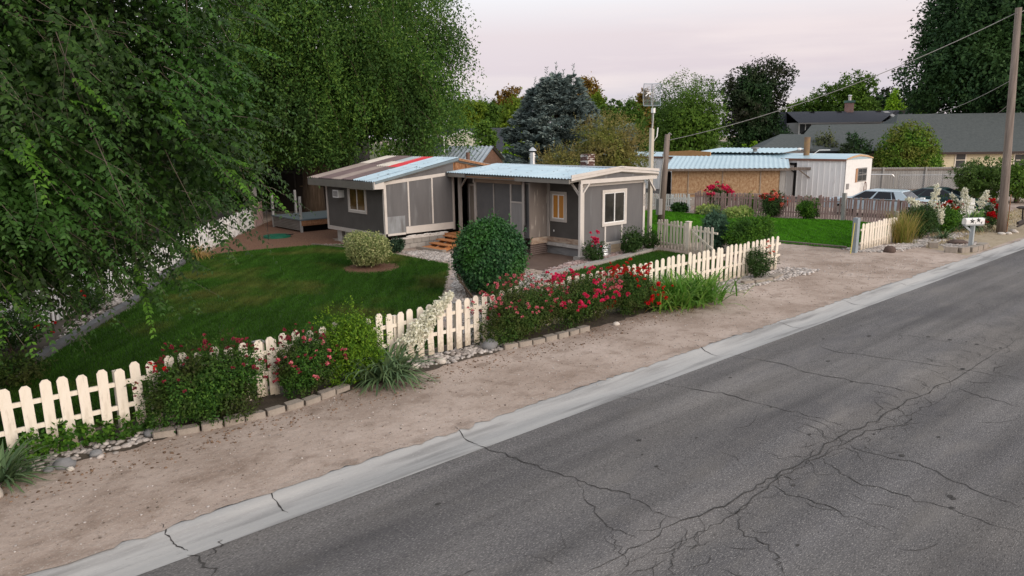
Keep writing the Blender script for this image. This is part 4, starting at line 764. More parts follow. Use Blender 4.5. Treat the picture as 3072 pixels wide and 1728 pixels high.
wbox('base_wall', M_block, t, lambda b: b.box((0, -.04, 0), (Ls, .12, .549)))
wbox('end_wall', M_greywood, t, lambda b: b.prism([(.12, 0), (4.0, 0), (4.0, 2.85), (.12, 2.3)], 0, Ls - .08, Ls))
wbox('corner_strip', M_greywood, t, lambda b: b.box((Ls - .32, -.035, .55), (Ls, -.003, 2.25)))
def lean(b): corr_panel(b, (-.5, -.45, 2.36), (Ls + .15, -.45, 2.36), (-.5 + .9, 4.6, 2.98), .022, .3, (0, 0, 1))
M_metalB = mat('pale_blue_metal', [(.40, .55, .62), (.48, .62, .68)], scale=.8, rough=.4, spec=.5, metal=.3)
wbox('roof', M_metalB, t, lean); wbox('roof_edge', M_oldwood, t, lambda b: (b.box((-.5, -.44, 2.20), (Ls + .15, -.40, 2.33)), b.bar((Ls + .2, -.45, 2.27), (Ls + 1.0, 4.6, 2.9), .05, .14)))
wbox('porch_frame', M_oldwood, t, lambda b: (b.box((Ls + 1.9, 2.2, 0), (Ls + 2.15, 2.45, 2.75)), b.box((Ls, 2.1, 2.1), (Ls + 2.5, 2.3, 2.28)), b.bar((Ls + 1.95, 2.1, 1.6), (Ls + 1.3, 2.1, 2.1), .07, .07), b.box((Ls + .02, 2.3, 0), (Ls + .1, 2.4, 2.1))))
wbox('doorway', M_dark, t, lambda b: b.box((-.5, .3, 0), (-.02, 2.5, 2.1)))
# long white trailer
t = thing('trailer_home', 'long white trailer home with rounded brown-edged roof behind the shed', 'trailer', 46.1, 20.8)
o3 = (46.1, 20.8, 0); Wt, Lt, zt = 3.7, 22.0, 2.78
M_trail = mat('white_ribbed_metal', [(.78, .78, .78), (.86, .86, .85)], scale=1.5, rough=.6, stretch=(2, 2, .4), speck=((.45, .44, .42), 2.5, .62, .75, .5))
def ribwall(b):
    xs = []; x = 0.0
    while x < Lt: xs += [(x, 0), (x + .26, 0), (x + .29, -.03), (x + .33, -.03)]; x += .36
    b.grid([[(dx, y, z) for y, dx in xs] for z in (.35, zt)][::-1])
wbox('wall', M_trail, t, ribwall); wbox('end_wall', M_coolwhite, t, lambda b: b.prism([(0, .3), (Wt, .3), (Wt, zt + .02), (Wt * .75, zt + .14), (Wt / 2, zt + .2), (Wt * .25, zt + .14), (0, zt + .02)], 1, 0, .06)); wbox('rear_wall', M_coolwhite, t, lambda b: (b.box((Wt - .05, .06, .3), (Wt, Lt, zt)), b.box((.05, Lt - .05, .3), (Wt - .05, Lt, zt))))
arc = [(-.06, zt + .05), (Wt * .2, zt + .22), (Wt * .5, zt + .33), (Wt * .8, zt + .22), (Wt + .06, zt + .05), (Wt + .06, zt), (-.06, zt)]
wbox('roof', M_metalB, t, lambda b: b.prism(arc, 1, -.02, Lt + .1)); wbox('brown_edge', mat('brown_edging', [(.20, .10, .075), (.26, .14, .10)], rough=.7), t, lambda b: b.box((-.09, -.02, zt - .08), (-.063, Lt, zt + .05)))
wbox('end_edge', mat('ply_tan', [(.50, .32, .18), (.58, .40, .25)], rough=.8), t, lambda b: b.prism([(-.03, zt + .0), (Wt * .25, zt + .12), (Wt / 2, zt + .18), (Wt * .75, zt + .12), (Wt, zt), (Wt + .02, zt + .06), (Wt * .8, zt + .2), (Wt * .5, zt + .3), (Wt * .2, zt + .2), (-.03, zt + .08)], 1, -.07, -.022))
b = MB(); wf = [(1.62, -.05, 1.35, 2.95, -.003, 2.22)]; b.box(wf[0][:3], wf[0][3:]); wn = b.build('window', M_panelbare, t)
for x in (1.70, 2.33):
    for z in (1.42, 1.81): MB().box((x, -.065, z), (x + .55, -.052, z + .34)).build('pane', M_glass, wn)
MB().box((1.40, -.05, 1.33), (1.61, -.003, 2.2)).build('shutter', mat('shutter_tan', [(.42, .24, .14)], rough=.8), t); MB().box((.2, -.03, .95), (.55, -.003, 1.3)).build('vent_panel', M_panelbare, t)
wbox('door_frame', M_black, t, lambda b: (b.box((-.10, 3.2, .3), (-.035, 3.36, 2.55)), b.box((-.10, 3.2, 2.4), (-.035, 6.6, 2.55)), b.bar((-.07, 3.3, 1.9), (-.07, 4.0, 2.4), .05, .09, (1, 0, 0))))
wbox('window', M_black, t, lambda b: b.box((-.05, Lt - 4.2, 1.5), (-.032, Lt - 2.9, 2.45))); wbox('skirting', M_panelbare, t, lambda b: b.box((.02, .02, 0), (Wt - .02, Lt - .05, .34)))
wbox('roof_extension', M_metalB, t, lambda b: corr_panel(b, (.6, 4.6, zt + .38), (.6, 11.5, zt + .38), (3.9, 4.6, zt + .62), .03, .35, (0, 0, 1))); wbox('gable_board', mat('ply_orange', [(.50, .27, .11), (.58, .34, .15)], rough=.8), t, lambda b: b.prism([(9.6, zt + .12), (13.2, zt + .12), (13.2, zt + .42), (11.4, zt + .52), (9.6, zt + .42)], 0, -.35, -.25))
wbox('roof_vent', M_panelbare, t, lambda b: (b.tube([(1.2, 7.0, zt + .3), (1.2, 7.0, zt + .62)], .15, 8), b.tube([(1.2, 7.0, zt + .62), (1.2, 7.0, zt + .72)], .28, 8)))
wb = thing('garden_trellis', 'small rusty arched trellis leaning on the white trailer end wall', 'trellis', 48.6, 20.6); MB().tube([(-.18, 0, .0), (-.18, 0, 1.05), (-.12, 0, 1.25), (0, 0, 1.33), (.12, 0, 1.25), (.18, 0, 1.05), (.18, 0, 0)], .022, 5).tube([(0, 0, 0), (0, 0, 1.3)], .015, 5).tube([(-.18, 0, .8), (.18, 0, .8)], .015, 5).build('frame', mat('rust', [(.15, .07, .05)], rough=.9), wb)
# yellow house with wide grey shingle roof
t = thing('yellow_house', 'pale yellow house with wide grey shingle roof behind the tall board fence', 'house', *uvof(at(2900, 470, 63)))
ex, ey = np.array(t.location[:2]), None
t.rotation_euler = (0, 0, 0)
def yl(px_, py_, d): p = at(px_, py_, d); return (p[0] - t.location[0], p[1] - t.location[1], p[2])
M_yel = mat('yellow_siding', [(.62, .54, .36), (.68, .60, .42)], scale=1, rough=.8)
a1, a2 = yl(2806, 452, 62), yl(3280, 456, 62); ze = 2.75; x0, x1 = a1[0], a2[0]; yf = a1[1]
def yard(b):
    z = 0
    while z < ze: b.box((x0, yf + .01, z), (x1, yf + .09, min(ze, z + .19))); z += .2
wbox('wall', M_yel, t, yard); wbox('side_wall', M_yel, t, lambda b: (b.box((x0, yf + .1, 0), (x0 + .1, yf + 9, ze)), b.box((x0, yf + 9, 0), (x1, yf + 9.1, ze))))
rl, rrg = yl(2693, 346, 67), yl(3300, 338, 67); zr = 5.95
def yroof(b):                                                           # wide gable roof with a sloping left edge
    e0, e1 = (x0 - 4.0, yf - .5, ze - .02), (x1, yf - .5, ze - .02); r0, r1 = (rl[0], yf + 5, zr), (x1, yf + 5, zr)
    b.add([e0, e1, r1, r0, (x0 - 4.0, yf + 10.4, ze), (x1, yf + 10.4, ze)], [(0, 1, 2, 3), (3, 2, 5, 4), (0, 3, 4)])
wbox('roof', M_asph_roof, t, yroof); wbox('fascia', mat('brown_fascia', [(.05, .035, .03)], rough=.8), t, lambda b: b.box((x0 - 4.0, yf - .52, ze - .2), (x1, yf - .48, ze - .025)))
def yroof2(b):                                                          # lower wing running left
    p = [yl(2300, 470, 58), yl(2500, 470, 58), yl(2660, 372, 64), yl(2432, 373, 64)]; zz = yl(2366, 455, 58)[2]
    dA, dB = t.location[1] + yf - 2.5, t.location[1] + yf + 3; zz = yl(2366, 455, dA)[2]
    q = [(yl(2366, 452, dA)[0], yf - 2.5, zz), (x0 - 1, yf - 2.5, zz), (yl(2690, 373, dB)[0], yf + 3, yl(2500, 373, dB)[2]), (yl(2436, 373, dB)[0], yf + 3, yl(2500, 373, dB)[2])]
    b.add(q, [(0, 1, 2, 3)]); b.add([q[3], q[2], (q[2][0], q[2][1] + 4, zz), (q[3][0] - 1, q[3][1] + 4, zz)], [(0, 1, 2, 3)]); wbox('wing_fascia', M_black, t, lambda c: c.box((q[0][0], q[0][1] - .03, zz - .22), (q[1][0], q[0][1], zz - .01))); wbox('wing_wall', M_yel, t, lambda c: c.box((q[0][0] + .3, q[0][1] + .4, 0), (q[1][0], q[0][1] + .5, zz - .05)))
wbox('wing_roof', M_asph_roof, t, yroof2)
def win_w(px_, py_, w_, h_, d, name='window', dx=0):
    p = yl(px_, py_, d); b = MB(); b.box((p[0] - w_ / 2 - .1, yf - .03, p[2] - h_ / 2 - .1), (p[0] + w_ / 2 + .1, yf - .004, p[2] + h_ / 2 + .1)); f = b.build(name, M_white, t)
    for s in (-1, 1): MB().box((p[0] - w_ / 2, yf - .045, p[2] + (.03 if s > 0 else -h_ / 2)), (p[0] + w_ / 2, yf - .032, p[2] + (h_ / 2 if s > 0 else -.03))).build('pane', M_glass, f)
win_w(2881, 480, .75, 1.35, 62); win_w(3058, 480, .8, .9, 62)
wbox('vent_pipe', M_black, t, lambda b: b.tube([yl(2788, 400, 64.2), yl(2786, 386, 64.2)], .09, 6))
# small grey-roofed outbuilding left of it
t2 = thing('grey_roof_shed', 'small outbuilding with plain grey shingle roof rising behind the metal sheds', 'shed', *uvof(at(2330, 445, 60))); t2.rotation_euler = (0, 0, 0)
def l2(px_, py_, d): p = at(px_, py_, d); return (p[0] - t2.location[0], p[1] - t2.location[1], p[2])
q = [l2(2280, 446, 59), l2(2440, 446, 59), l2(2425, 403, 63), l2(2342, 402, 63)]
wbox('roof', M_asph_roof, t2, lambda b: b.add(q + [l2(2470, 446, 67)[:2] + (q[0][2],), l2(2250, 446, 67)[:2] + (q[0][2],)], [(0, 1, 2, 3), (3, 2, 4, 5), (0, 3, 5)]))
wbox('wall', M_panelbare, t2, lambda b: b.box((q[0][0] + .4, q[0][1] + .4, 0), (q[1][0] - .2, q[0][1] + 6, q[0][2] - .05)))
# navy-roofed house with chimney
t3 = thing('dark_roof_house', 'two-storey house with dark navy shingle roof and small white window', 'house', *uvof(at(2560, 380, 86))); t3.rotation_euler = (0, 0, 0)
def l3(px_, py_, d): p = at(px_, py_, d); return (p[0] - t3.location[0], p[1] - t3.location[1], p[2])
y0 = 0.0; zr3 = l3(2560, 333, 90)[2]; ze3 = l3(2560, 366, 84)[2]; xa, xb, xc, xd = l3(2358, 380, 86)[0], l3(2405, 380, 86)[0], l3(2622, 380, 86)[0], l3(2752, 380, 88)[0]
wbox('wall', mat('grey_lap_siding', [(.30, .295, .29), (.36, .355, .345)], scale=1, rough=.85, stretch=(.3, .3, 9)), t3, lambda b: (b.box((xb - .6, -1, 0), (xc + 3.2, 8, ze3 + .02)), b.prism([(-1.0, ze3), (8, ze3), (3.5, zr3 - .1)], 0, xc + 2.6, xc + 3.2), b.box((xa, 1, 0), (xd, 8.2, ze3 - 1.6))))
def r3(b):
    b.add([(xb - 1, -1.6, ze3), (xc, -1.6, ze3), (xc + 4.4, 4, zr3), (xb - .4, 4, zr3)], [(0, 1, 2, 3)])
    b.add([(xa - 1.5, 1.2, ze3 - 2.8), (xb - 1, 1.2, ze3 - 2.8), (xb - .4, 4, zr3 - .02), (xa + .6, 4, zr3 - .02)], [(0, 1, 2, 3)])
    b.add([(xc + .4, .5, ze3 - 1.6), (xd + .6, .5, ze3 - 1.6), (xd, 4, zr3 + .02), (xc + 3, 4, zr3 + .02)], [(0, 1, 2, 3)])
    b.add([(xa + .6, 4, zr3), (xd, 4, zr3), (xd + 1, 9, ze3 - 1), (xa - 1, 9, ze3 - 1)], [(0, 1, 2, 3)])
wbox('roof', M_navyroof, t3, r3); wbox('fascia', M_panelbare, t3, lambda b: b.box((xb - 1, -1.64, ze3 - .16), (xc, -1.6, ze3 - .01)))
p = l3(2415, 386, 85); wn = wbox('window', M_coolwhite, t3, lambda b: b.box((p[0] - .75, -1.08, p[2] - .65), (p[0] + .75, -1.004, p[2] + .65)))
for s in (-1, 1): MB().box((p[0] + s * .34 - .29, -1.10, p[2] - .55), (p[0] + s * .34 + .29, -1.082, p[2] + .55)).build('pane', M_glass, wn)
p = l3(2567, 325, 88); ch = wbox('chimney', brick('red_brick', (.20, .09, .075), (.4, .36, .34), 4), t3, lambda b: b.box((p[0] - .38, 3.3, zr3 - .6), (p[0] + .38, 4.1, zr3 + .95))); wbox('cap', mat('green_cap', [(.08, .16, .14)], rough=.6), ch, lambda b: b.box((p[0] - .46, 3.2, zr3 + .951), (p[0] + .46, 4.2, zr3 + 1.2))); wbox('cowl', M_steel, ch, lambda b: (b.tube([(p[0], 3.7, zr3 + 1.2), (p[0], 3.7, zr3 + 1.7)], .17, 8), b.sphere((p[0], 3.7, zr3 + 1.75), (.25, .25, .12), 8, 5)))
for x_ in (2440, 2522, 2640, 2712): q_ = l3(x_, 338, 89); wbox('roof_vent', M_black, t3, lambda b: b.box((q_[0] - .22, 3.2, zr3 - .35), (q_[0] + .22, 3.7, zr3 - .02)))
# pale gabled house far left, seen between trees
t4 = thing('gabled_house', 'distant cream gabled house with white trim and dark roof beside a young tree', 'house', *uvof(at(1430, 420, 88))); t4.rotation_euler = (0, 0, 0)
def l4(px_, py_, d): p = at(px_, py_, d); return (p[0] - t4.location[0], p[1] - t4.location[1], p[2])
pk, le, re = l4(1392, 390, 88), l4(1355, 402, 88), l4(1425, 401, 88); gx = pk[0]
M_cream = mat('cream_stucco', [(.60, .57, .47), (.66, .63, .54)], scale=1, rough=.8); slope_ = .45; zp = pk[2]
wbox('gable_wall', M_cream, t4, lambda b: b.prism([(gx - 2.2, 0), (gx + 2.2, 0), (gx + 2.2, zp - 1.1), (gx, zp - .12), (gx - 2.2, zp - 1.1)], 1, 0, .3)); wbox('gable_trim', M_coolwhite, t4, lambda b: b.prism([(gx - 2.6, zp - 1.25), (gx - 2.6, zp - 1.0), (gx, zp + .12), (gx + 2.6, zp - 1.0), (gx + 2.6, zp - 1.25), (gx, zp - .1)], 1, -.25, -.05))
zr4 = l4(1460, 384, 93)[2]; xe = l4(1512, 400, 92)[0]
wbox('roof', M_navyroof, t4, lambda b: b.add([(gx - 4, -.0, zp - 2.6), (xe, 0, zp - 2.6), (xe, 5, zr4), (gx - 3, 5, zr4), (xe, 10, zp - 2.6), (gx - 3, 10, zp - 2.6)], [(0, 1, 2, 3), (3, 2, 4, 5)])); wbox('wall', M_cream, t4, lambda b: b.box((gx - 3, .32, 0), (xe - .4, 9.5, zp - 2.65)))
# corrugated barn behind the home
t5 = thing('tin_roof_barn', 'old barn with grey corrugated roof and brown board gable behind the home', 'barn', *uvof(at(1400, 470, 43)))
c5 = uvof(at(1400, 470, 43)); A5, B5, D5 = [np.array(uvof(at(*q_))) - c5 for q_ in ((1337, 438, 46), (1483, 440, 44), (1443, 487, 40))]
zr5 = at(1410, 438, 45)[2]; ze5 = at(1443, 489, 40)[2] - .1; dv = D5 - B5
wbox('roof', M_metalD, t5, lambda b: (corr_panel(b, (*(A5 + dv * 1.25), ze5 - .25), (*(B5 + dv * 1.25), ze5 - .25), (*A5, zr5), .03, .3, (0, 0, 1)), corr_panel(b, (*(B5 - dv), ze5), (*(A5 - dv), ze5), (*B5, zr5), .03, .3, (0, 0, 1))))
bw_ = -(B5 - A5) / np.linalg.norm(B5 - A5) * .25
def barnend(b): P_ = [(*(B5 + dv + bw_), 0), (*(B5 - dv + bw_), 0), (*(B5 - dv + bw_), ze5 - .1), (*(B5 + bw_), zr5 - .08), (*(B5 + dv + bw_), ze5 - .1)]; Q_ = [(p_[0] + bw_[0], p_[1] + bw_[1], p_[2]) for p_ in P_]; b.add(P_ + Q_, [(0, 1, 2, 3, 4), (9, 8, 7, 6, 5)])
wbox('gable_wall', mat('barn_boards', [(.13, .07, .045), (.21, .12, .08)], scale=2, rough=.9, stretch=(1, 1, 9), bump=.4), t5, barnend); wbox('wall', M_oldwood, t5, lambda b: b.add([(*(A5 + dv), 0), (*(B5 + dv), 0), (*(B5 + dv), ze5 - .1), (*(A5 + dv), ze5 - .1)], [(0, 1, 2, 3)]))
q5 = np.array(uvof(at(1404, 480, 41))) - c5; wbox('stove_pipe', mat('rusty_pipe', [(.14, .08, .06), (.2, .12, .09)], rough=.8), t5, lambda b: b.tube([(*q5, 2.4), (*q5, at(1404, 457, 41)[2])], .11, 8))
# dark building behind the deck
t6 = thing('dark_outbuilding', 'dark brown two-storey building in deep shade behind the low deck', 'building', *uvof(at(870, 560, 46.5))); t6.rotation_euler = (0, 0, 0)
def l6(px_, py_, d=46.5): p = at(px_, py_, d); return (p[0] - t6.location[0], p[1] - t6.location[1], p[2])
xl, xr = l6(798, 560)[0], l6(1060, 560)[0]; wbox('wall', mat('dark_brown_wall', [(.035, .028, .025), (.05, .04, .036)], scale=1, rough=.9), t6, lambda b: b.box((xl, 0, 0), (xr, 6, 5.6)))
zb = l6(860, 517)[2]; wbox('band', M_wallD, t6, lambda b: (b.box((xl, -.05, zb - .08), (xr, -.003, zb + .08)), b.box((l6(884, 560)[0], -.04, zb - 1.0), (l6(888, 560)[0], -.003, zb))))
p = l6(901, 498); f = wbox('window', M_wallD, t6, lambda b: b.box((p[0] - .35, -.06, p[2] - .5), (p[0] + .35, -.004, p[2] + .55))); wbox('pane', M_glass, f, lambda b: b.box((p[0] - .24, -.075, p[2] - .4), (p[0] + .24, -.062, p[2] + .2)))
wbox('roof', M_navyroof, t6, lambda b: b.prism([(-.5, 5.5), (3, 7), (6.5, 5.5), (6.5, 5.65), (3, 7.2), (-.5, 5.65)], 0, xl - .4, xr + .4))
# deck
t = thing('wooden_deck', 'low wooden deck with grey top and corrugated sides behind the home', 'deck', 15.9, 33.5); o7 = (15.9, 33.5, 0)
def db(name, m, fn): b = MB(o7); fn(b); return b.build(name, m, t)
db('top', mat('deck_grey', [(.10, .125, .13), (.15, .175, .18)], scale=2, rough=.9, stretch=(1, 8, 1)), lambda b: b.box((15.85, 33.45, .58), (19.6, 36.8, .64)))
db('side', mat('dull_corrugated', [(.14, .12, .10), (.19, .165, .145)], scale=2, rough=.7), lambda b: corr_panel(b, (15.9, 33.6, .08), (15.9, 33.6, .57), (15.9, 36.7, .08), .018, .075, (-1, 0, 0)))
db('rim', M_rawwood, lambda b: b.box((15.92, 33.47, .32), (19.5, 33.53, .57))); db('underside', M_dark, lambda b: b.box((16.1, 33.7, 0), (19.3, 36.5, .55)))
for u, v, h_ in ((15.93, 36.75, 1.75), (17.2, 36.75, 1.85), (15.93, 33.55, 1.75)): db('post', M_greywood, lambda b: b.box((u - .05, v - .05, 0), (u + .05, v + .05, h_)))
t = thing('kiddie_pool', 'shallow green plastic disc lying on the brown bark', 'disc', 14.31, 32.76); MB().tube([(0, 0, .0), (0, 0, .10)], .62, 24).build('disc', mat('green_plastic', [(.01, .12, .07)], rough=.4), t); MB().tube([(.35, -.2, .1), (.6, -.45, .14)], .03, 6).build('handle', M_black, t)
t = thing('shepherd_stake', 'thin dark metal stake standing in the bark before the green disc', 'stake', 13.6, 32.1); MB().tube([(0, 0, 0), (.02, 0, 1.6)], .012, 5).build('stake', M_black, t)
t = thing('brush_pile', 'heap of dry pale brush beyond the patchwork roof', 'brush', *uvof(at(1080, 495, 52))); P = RNG.normal(size=(2500, 3)) * np.array([2.6, 1.6, .5]) + np.array([0, 0, 1.3]); D = rdir(2500) * np.array([1, 1, .4]); leaf_object('twigs', [leaf_quads(P, unit(D), rdir(2500), np.full(2500, .5), np.full(2500, .07))], leafmat('dry_brush', [(.25, .19, .12), (.45, .37, .26)], trans=0), t)

# ================================================================ cars
def car(name, label, u, v, yaw, paint, prof, green, W_=1.8, parts=()):
    t = thing(name, label, 'car', u, v, 0, yaw)
    b = MB(); ys = [-.5, -.47, -.36, 0, .36, .47, .5]; inset = [.10, .03, .0, 0, .0, .03, .10]; zc = .55
    n = len(prof); rows = []
    for y, s in zip(ys, inset): rows.append([(x * (1 - s * .04), y * W_, zc + (z - zc) * (1 - s) if z > zc else z + s * .3) for x, z in prof])
    b.grid([r_ + [r_[0]] for r_ in rows]); b.add(rows[0], [tuple(range(n))]); b.add(rows[-1], [tuple(range(n))[::-1]]); b.build('body', paint, t, True)
    # greenhouse: base outline and narrower roof
    b = MB(); x0, x1, x2, x3, zb, zr_ = green; hb_, hr = W_ * .46, W_ * .36
    base = [(x0, -hb_, zb), (x3, -hb_, zb), (x3, hb_, zb), (x0, hb_, zb)]; rf = [(x1, -hr, zr_ - .03), (x2, -hr, zr_ - .03), (x2, hr, zr_ - .03), (x1, hr, zr_ - .03)]
    tp = [(x1 + .15, -hr + .12, zr_), (x2 - .15, -hr + .12, zr_), (x2 - .15, hr - .12, zr_), (x1 + .15, hr - .12, zr_)]
    b.add(base + rf + tp, [(0, 1, 5, 4), (1, 2, 6, 5), (2, 3, 7, 6), (3, 0, 4, 7), (4, 5, 9, 8), (5, 6, 10, 9), (6, 7, 11, 10), (7, 4, 8, 11), (8, 9, 10, 11)]); b.build('roof', paint, t)
    def pane(pts, nm='window'): MB().add(pts, [(0, 1, 2, 3)]).build(nm, M_carglass, t)
    def side(sg, s0, s1):
        def pt(s, k): lo = np.array([x0 + (x3 - x0) * s, sg * (hb_ + .012), zb]); hi = np.array([x1 + (x2 - x1) * s, sg * (hr + .012), zr_ - .03]); return lo + (hi - lo) * k
        return [pt(s0, .06), pt(s1, .06), pt(s1, .90), pt(s0, .90)]
    for s0, s1 in parts:
        for sg in (-1, 1): pane(side(sg, s0, s1))
    def endp(xb, xt, d): return [(xb + d + (xt - xb) * .08, -hb_ * .9, zb + .03), (xb + d + (xt - xb) * .08, hb_ * .9, zb + .03), (xb + d + (xt - xb) * .9, hr * .92, zr_ - .07), (xb + d + (xt - xb) * .9, -hr * .92, zr_ - .07)]
    pane(endp(x0, x1, -.02), 'rear_window'); pane(endp(x3, x2, .02), 'windshield')
    for x in (prof[0][0] + .95, prof[-1][0] * 0 + max(p_[0] for p_ in prof) - .95):
        for sg in (-1, 1): w_ = MB().tube([(x, sg * (W_ / 2 - .2), .32), (x, sg * (W_ / 2 + .01), .32)], .32, 16).build('wheel', M_black, t); MB().tube([(x, sg * (W_ / 2), .32), (x, sg * (W_ / 2 + .02), .32)], .19, 12).build('rim', M_steel, w_)
    return t
M_carglass = mat('tinted_glass', [(.006, .008, .014)], rough=.06, spec=.35)
M_ltblue = mat('pale_blue_paint', [(.46, .56, .63)], rough=.25, spec=.6); M_dkgreen = mat('dark_green_paint', [(.006, .03, .035)], rough=.15, spec=.7)
boxy = [(-2.7, .35), (-2.75, .6), (-2.7, .92), (-1.45, .98), (1.15, .98), (2.55, .88), (2.7, .7), (2.7, .35)]
t = car('parked_sedan', 'pale blue boxy sedan with dark tinted windows behind the pinkish fence', 41.35, 16.7, PI / 2 + .06, M_ltblue, boxy, (-1.75, -1.25, .55, 1.35, .95, 1.42), 1.85, ((.21, .27), (.285, .60), (.64, .95)))
MB().box((-2.77, -.6, .62), (-2.745, -.3, .76)).build('tail_light', mat('tail_red', [(.4, .02, .02)], rough=.3), t); MB().box((-2.77, .3, .62), (-2.745, .6, .76)).build('tail_light', bpy.data.materials['tail_red'], t)
MB().box((-2.2, -.15, .985), (-2.0, .05, 1.07)).build('ornament', M_coolwhite, t)
swoop = [(-2.25, .35), (-2.3, .7), (-2.1, 1.0), (-1.2, 1.05), (.9, 1.0), (2.0, .82), (2.3, .65), (2.35, .35)]
t = car('parked_sedan', 'dark green sleek sedan parked beyond the pale blue sedan', 44.2, 14.7, -PI / 2 + .12, M_dkgreen, swoop, (-1.95, -.75, .25, 1.35, 1.0, 1.46), 1.85, ((.10, .30), (.33, .58), (.62, .90)))
for sg in (-1, 1): MB().sphere((.85, sg * .98, 1.03), (.1, .09, .06), 8, 5).build('mirror', M_dkgreen, t, True)
t = thing('rusty_implement', 'old dark iron farm implement with seat right of the utility pole', 'implement', 38.95, 9.35); M_iron = mat('dark_iron', [(.03, .025, .024), (.06, .045, .04)], scale=4, rough=.8)
MB().bar((-.7, .1, .42), (2.2, .3, .42), .09, .12).bar((-.7, .1, .28), (2.2, .3, .28), .06, .06).build('frame', M_iron, t); MB().sphere((.2, .2, 1.05), (.35, .25, .07), 10, 5).tube([(.25, .2, 1.0), (.35, .2, .5)], .035, 6).build('seat', M_iron, t); MB().bar((1.1, .2, .05), (1.1, .2, .9), .07, .07).bar((1.9, .25, .05), (1.9, .25, .8), .07, .07).bar((.3, .2, .6), (1.1, .2, .45), .04, .04).build('upright', M_iron, t)

# ================================================================ shrubs and flowers
LM = dict(
 round=leafmat('hedge_leaves', [(.012, .045, .022), (.02, .07, .032), (.03, .095, .045), (.045, .12, .05)], .2, .42, .25, patch=(.035, .12, .02), pscale=1.0),
 varieg=leafmat('variegated_leaves', [(.09, .14, .06), (.16, .21, .10), (.26, .30, .17), (.36, .38, .25)], .2),
 rose=leafmat('rose_leaves', [(.018, .05, .015), (.03, .075, .02), (.045, .095, .022), (.07, .11, .035)], .25, patch=(.05, .05, .022), pscale=1.6),
 roseA=leafmat('rose_leaves_green', [(.014, .045, .012), (.025, .075, .018), (.04, .11, .022), (.07, .15, .03)], .25, patch=(.035, .028, .018), pscale=1.8),
 box=leafmat('boxwood_leaves', [(.035, .09, .012), (.06, .14, .016), (.10, .20, .022), (.15, .26, .03)], .3),
 dark=leafmat('dark_shrub_leaves', [(.015, .04, .014), (.026, .06, .02), (.04, .08, .026)], .2),
 green=leafmat('green_shrub_leaves', [(.02, .065, .012), (.035, .10, .016), (.06, .15, .02), (.09, .2, .03)], .3, patch=(.02, .05, .018), pscale=1.1),
 blue=leafmat('blue_green_needles', [(.025, .06, .05), (.04, .09, .075), (.06, .12, .10)], .1),
 juni=leafmat('juniper_needles', [(.015, .035, .026), (.03, .06, .042)], .1),
 vine=leafmat('vine_leaves', [(.03, .085, .012), (.05, .13, .018), (.085, .19, .025), (.12, .22, .035)], .3, patch=(.13, .12, .035), pscale=.7),
 hosta=leafmat('hosta_leaves', [(.14, .22, .07), (.20, .28, .10), (.30, .36, .17)], .3), hostaD=leafmat('dark_hosta_leaves', [(.012, .04, .012), (.03, .08, .02)], .2),
 yucca=leafmat('yucca_blades', [(.05, .095, .06), (.075, .13, .08), (.11, .17, .10)], .15), iris=leafmat('iris_blades', [(.04, .12, .02), (.07, .18, .03), (.11, .24, .05), (.17, .27, .08)], .3),
 dry=leafmat('dry_blades', [(.20, .13, .06), (.28, .2, .1), (.12, .13, .04)], .2), orn=leafmat('ornamental_blades', [(.09, .13, .03), (.16, .18, .05), (.26, .22, .09), (.3, .24, .12)], .3))
M_stem = mat('woody_stem', [(.10, .07, .05), (.16, .12, .09)], scale=5, rough=.9); M_gstem = mat('green_stem', [(.06, .09, .03)], rough=.8)
def petal(name, cols): return leafmat(name, cols, .25, .6, .1, gain=(1, 1, 1))
FM = dict(pink=petal('dusty_pink_petals', [(.48, .06, .09), (.62, .13, .17), (.70, .27, .28)]), crimson=petal('crimson_petals', [(.58, .01, .06), (.70, .02, .10), (.74, .06, .17)]), red=petal('red_petals', [(.46, .006, .012), (.58, .015, .02)]), maroon=petal('maroon_petals', [(.16, .015, .035), (.25, .03, .05), (.32, .05, .07)]), coral=petal('coral_petals', [(.70, .14, .10), (.75, .24, .17)]), cream=petal('cream_petals', [(.78, .76, .62), (.84, .82, .70), (.74, .73, .54)]))
_fl = {}
def blossom_mesh(kind, s):
    n = 16; d = rdir(n); d[:, 2] = np.abs(d[:, 2]) * .8; d = unit(d); Vs = leaf_quads(d * s * .1, unit(d + rdir(n) * .4), rdir(n), np.full(n, s * .55), np.full(n, s * .5))
    o = leaf_object('flower', [Vs], FM[kind], None); me = o.data; bpy.data.objects.remove(o); return me
def flowers(t, kind, pts, s, cluster=1):
    key = (kind, round(s, 3))
    if key not in _fl: _fl[key] = [blossom_mesh(kind, s) for _ in range(3)]
    for p in pts[:98]:
        o = bpy.data.objects.new('flower', random.choice(_fl[key])); C.objects.link(o); o.parent = t; o.location = p; o.rotation_euler = (RNG.normal() * .5, RNG.normal() * .5, RNG.random() * 6)
        k = .75 + .6 * RNG.random(); o.scale = (k, k, k)
CAMDIR = np.array([-SU * 1.0, -CU * 1.0])                               # local direction from a plant towards the viewer
def skin_pts(n, w_, d_, h, lo=.3, groups=None, face=.1, h0=.5):
    out = []
    cen = None
    if groups: cen = [p for p in skin_pts(groups, w_, d_, h, lo, None, face, h0)]
    while len(out) < n:
        a = unit(RNG.normal(size=(1, 3)))[0]
        if cen is not None:
            c = cen[RNG.integers(0, len(cen))]; p = np.array(c) + RNG.normal(size=3) * np.array([.10, .10, .07]); out.append(tuple(p)); continue
        if a[:2] @ np.array([-.3, -1.0]) < -face and a[2] < .55: continue
        p = (a[0] * w_ / 2 * 1.03, a[1] * d_ / 2 * 1.03, h * h0 + a[2] * h * (1 - h0) * 1.04)
        if p[2] < lo * h: continue
        out.append(p)
    return out
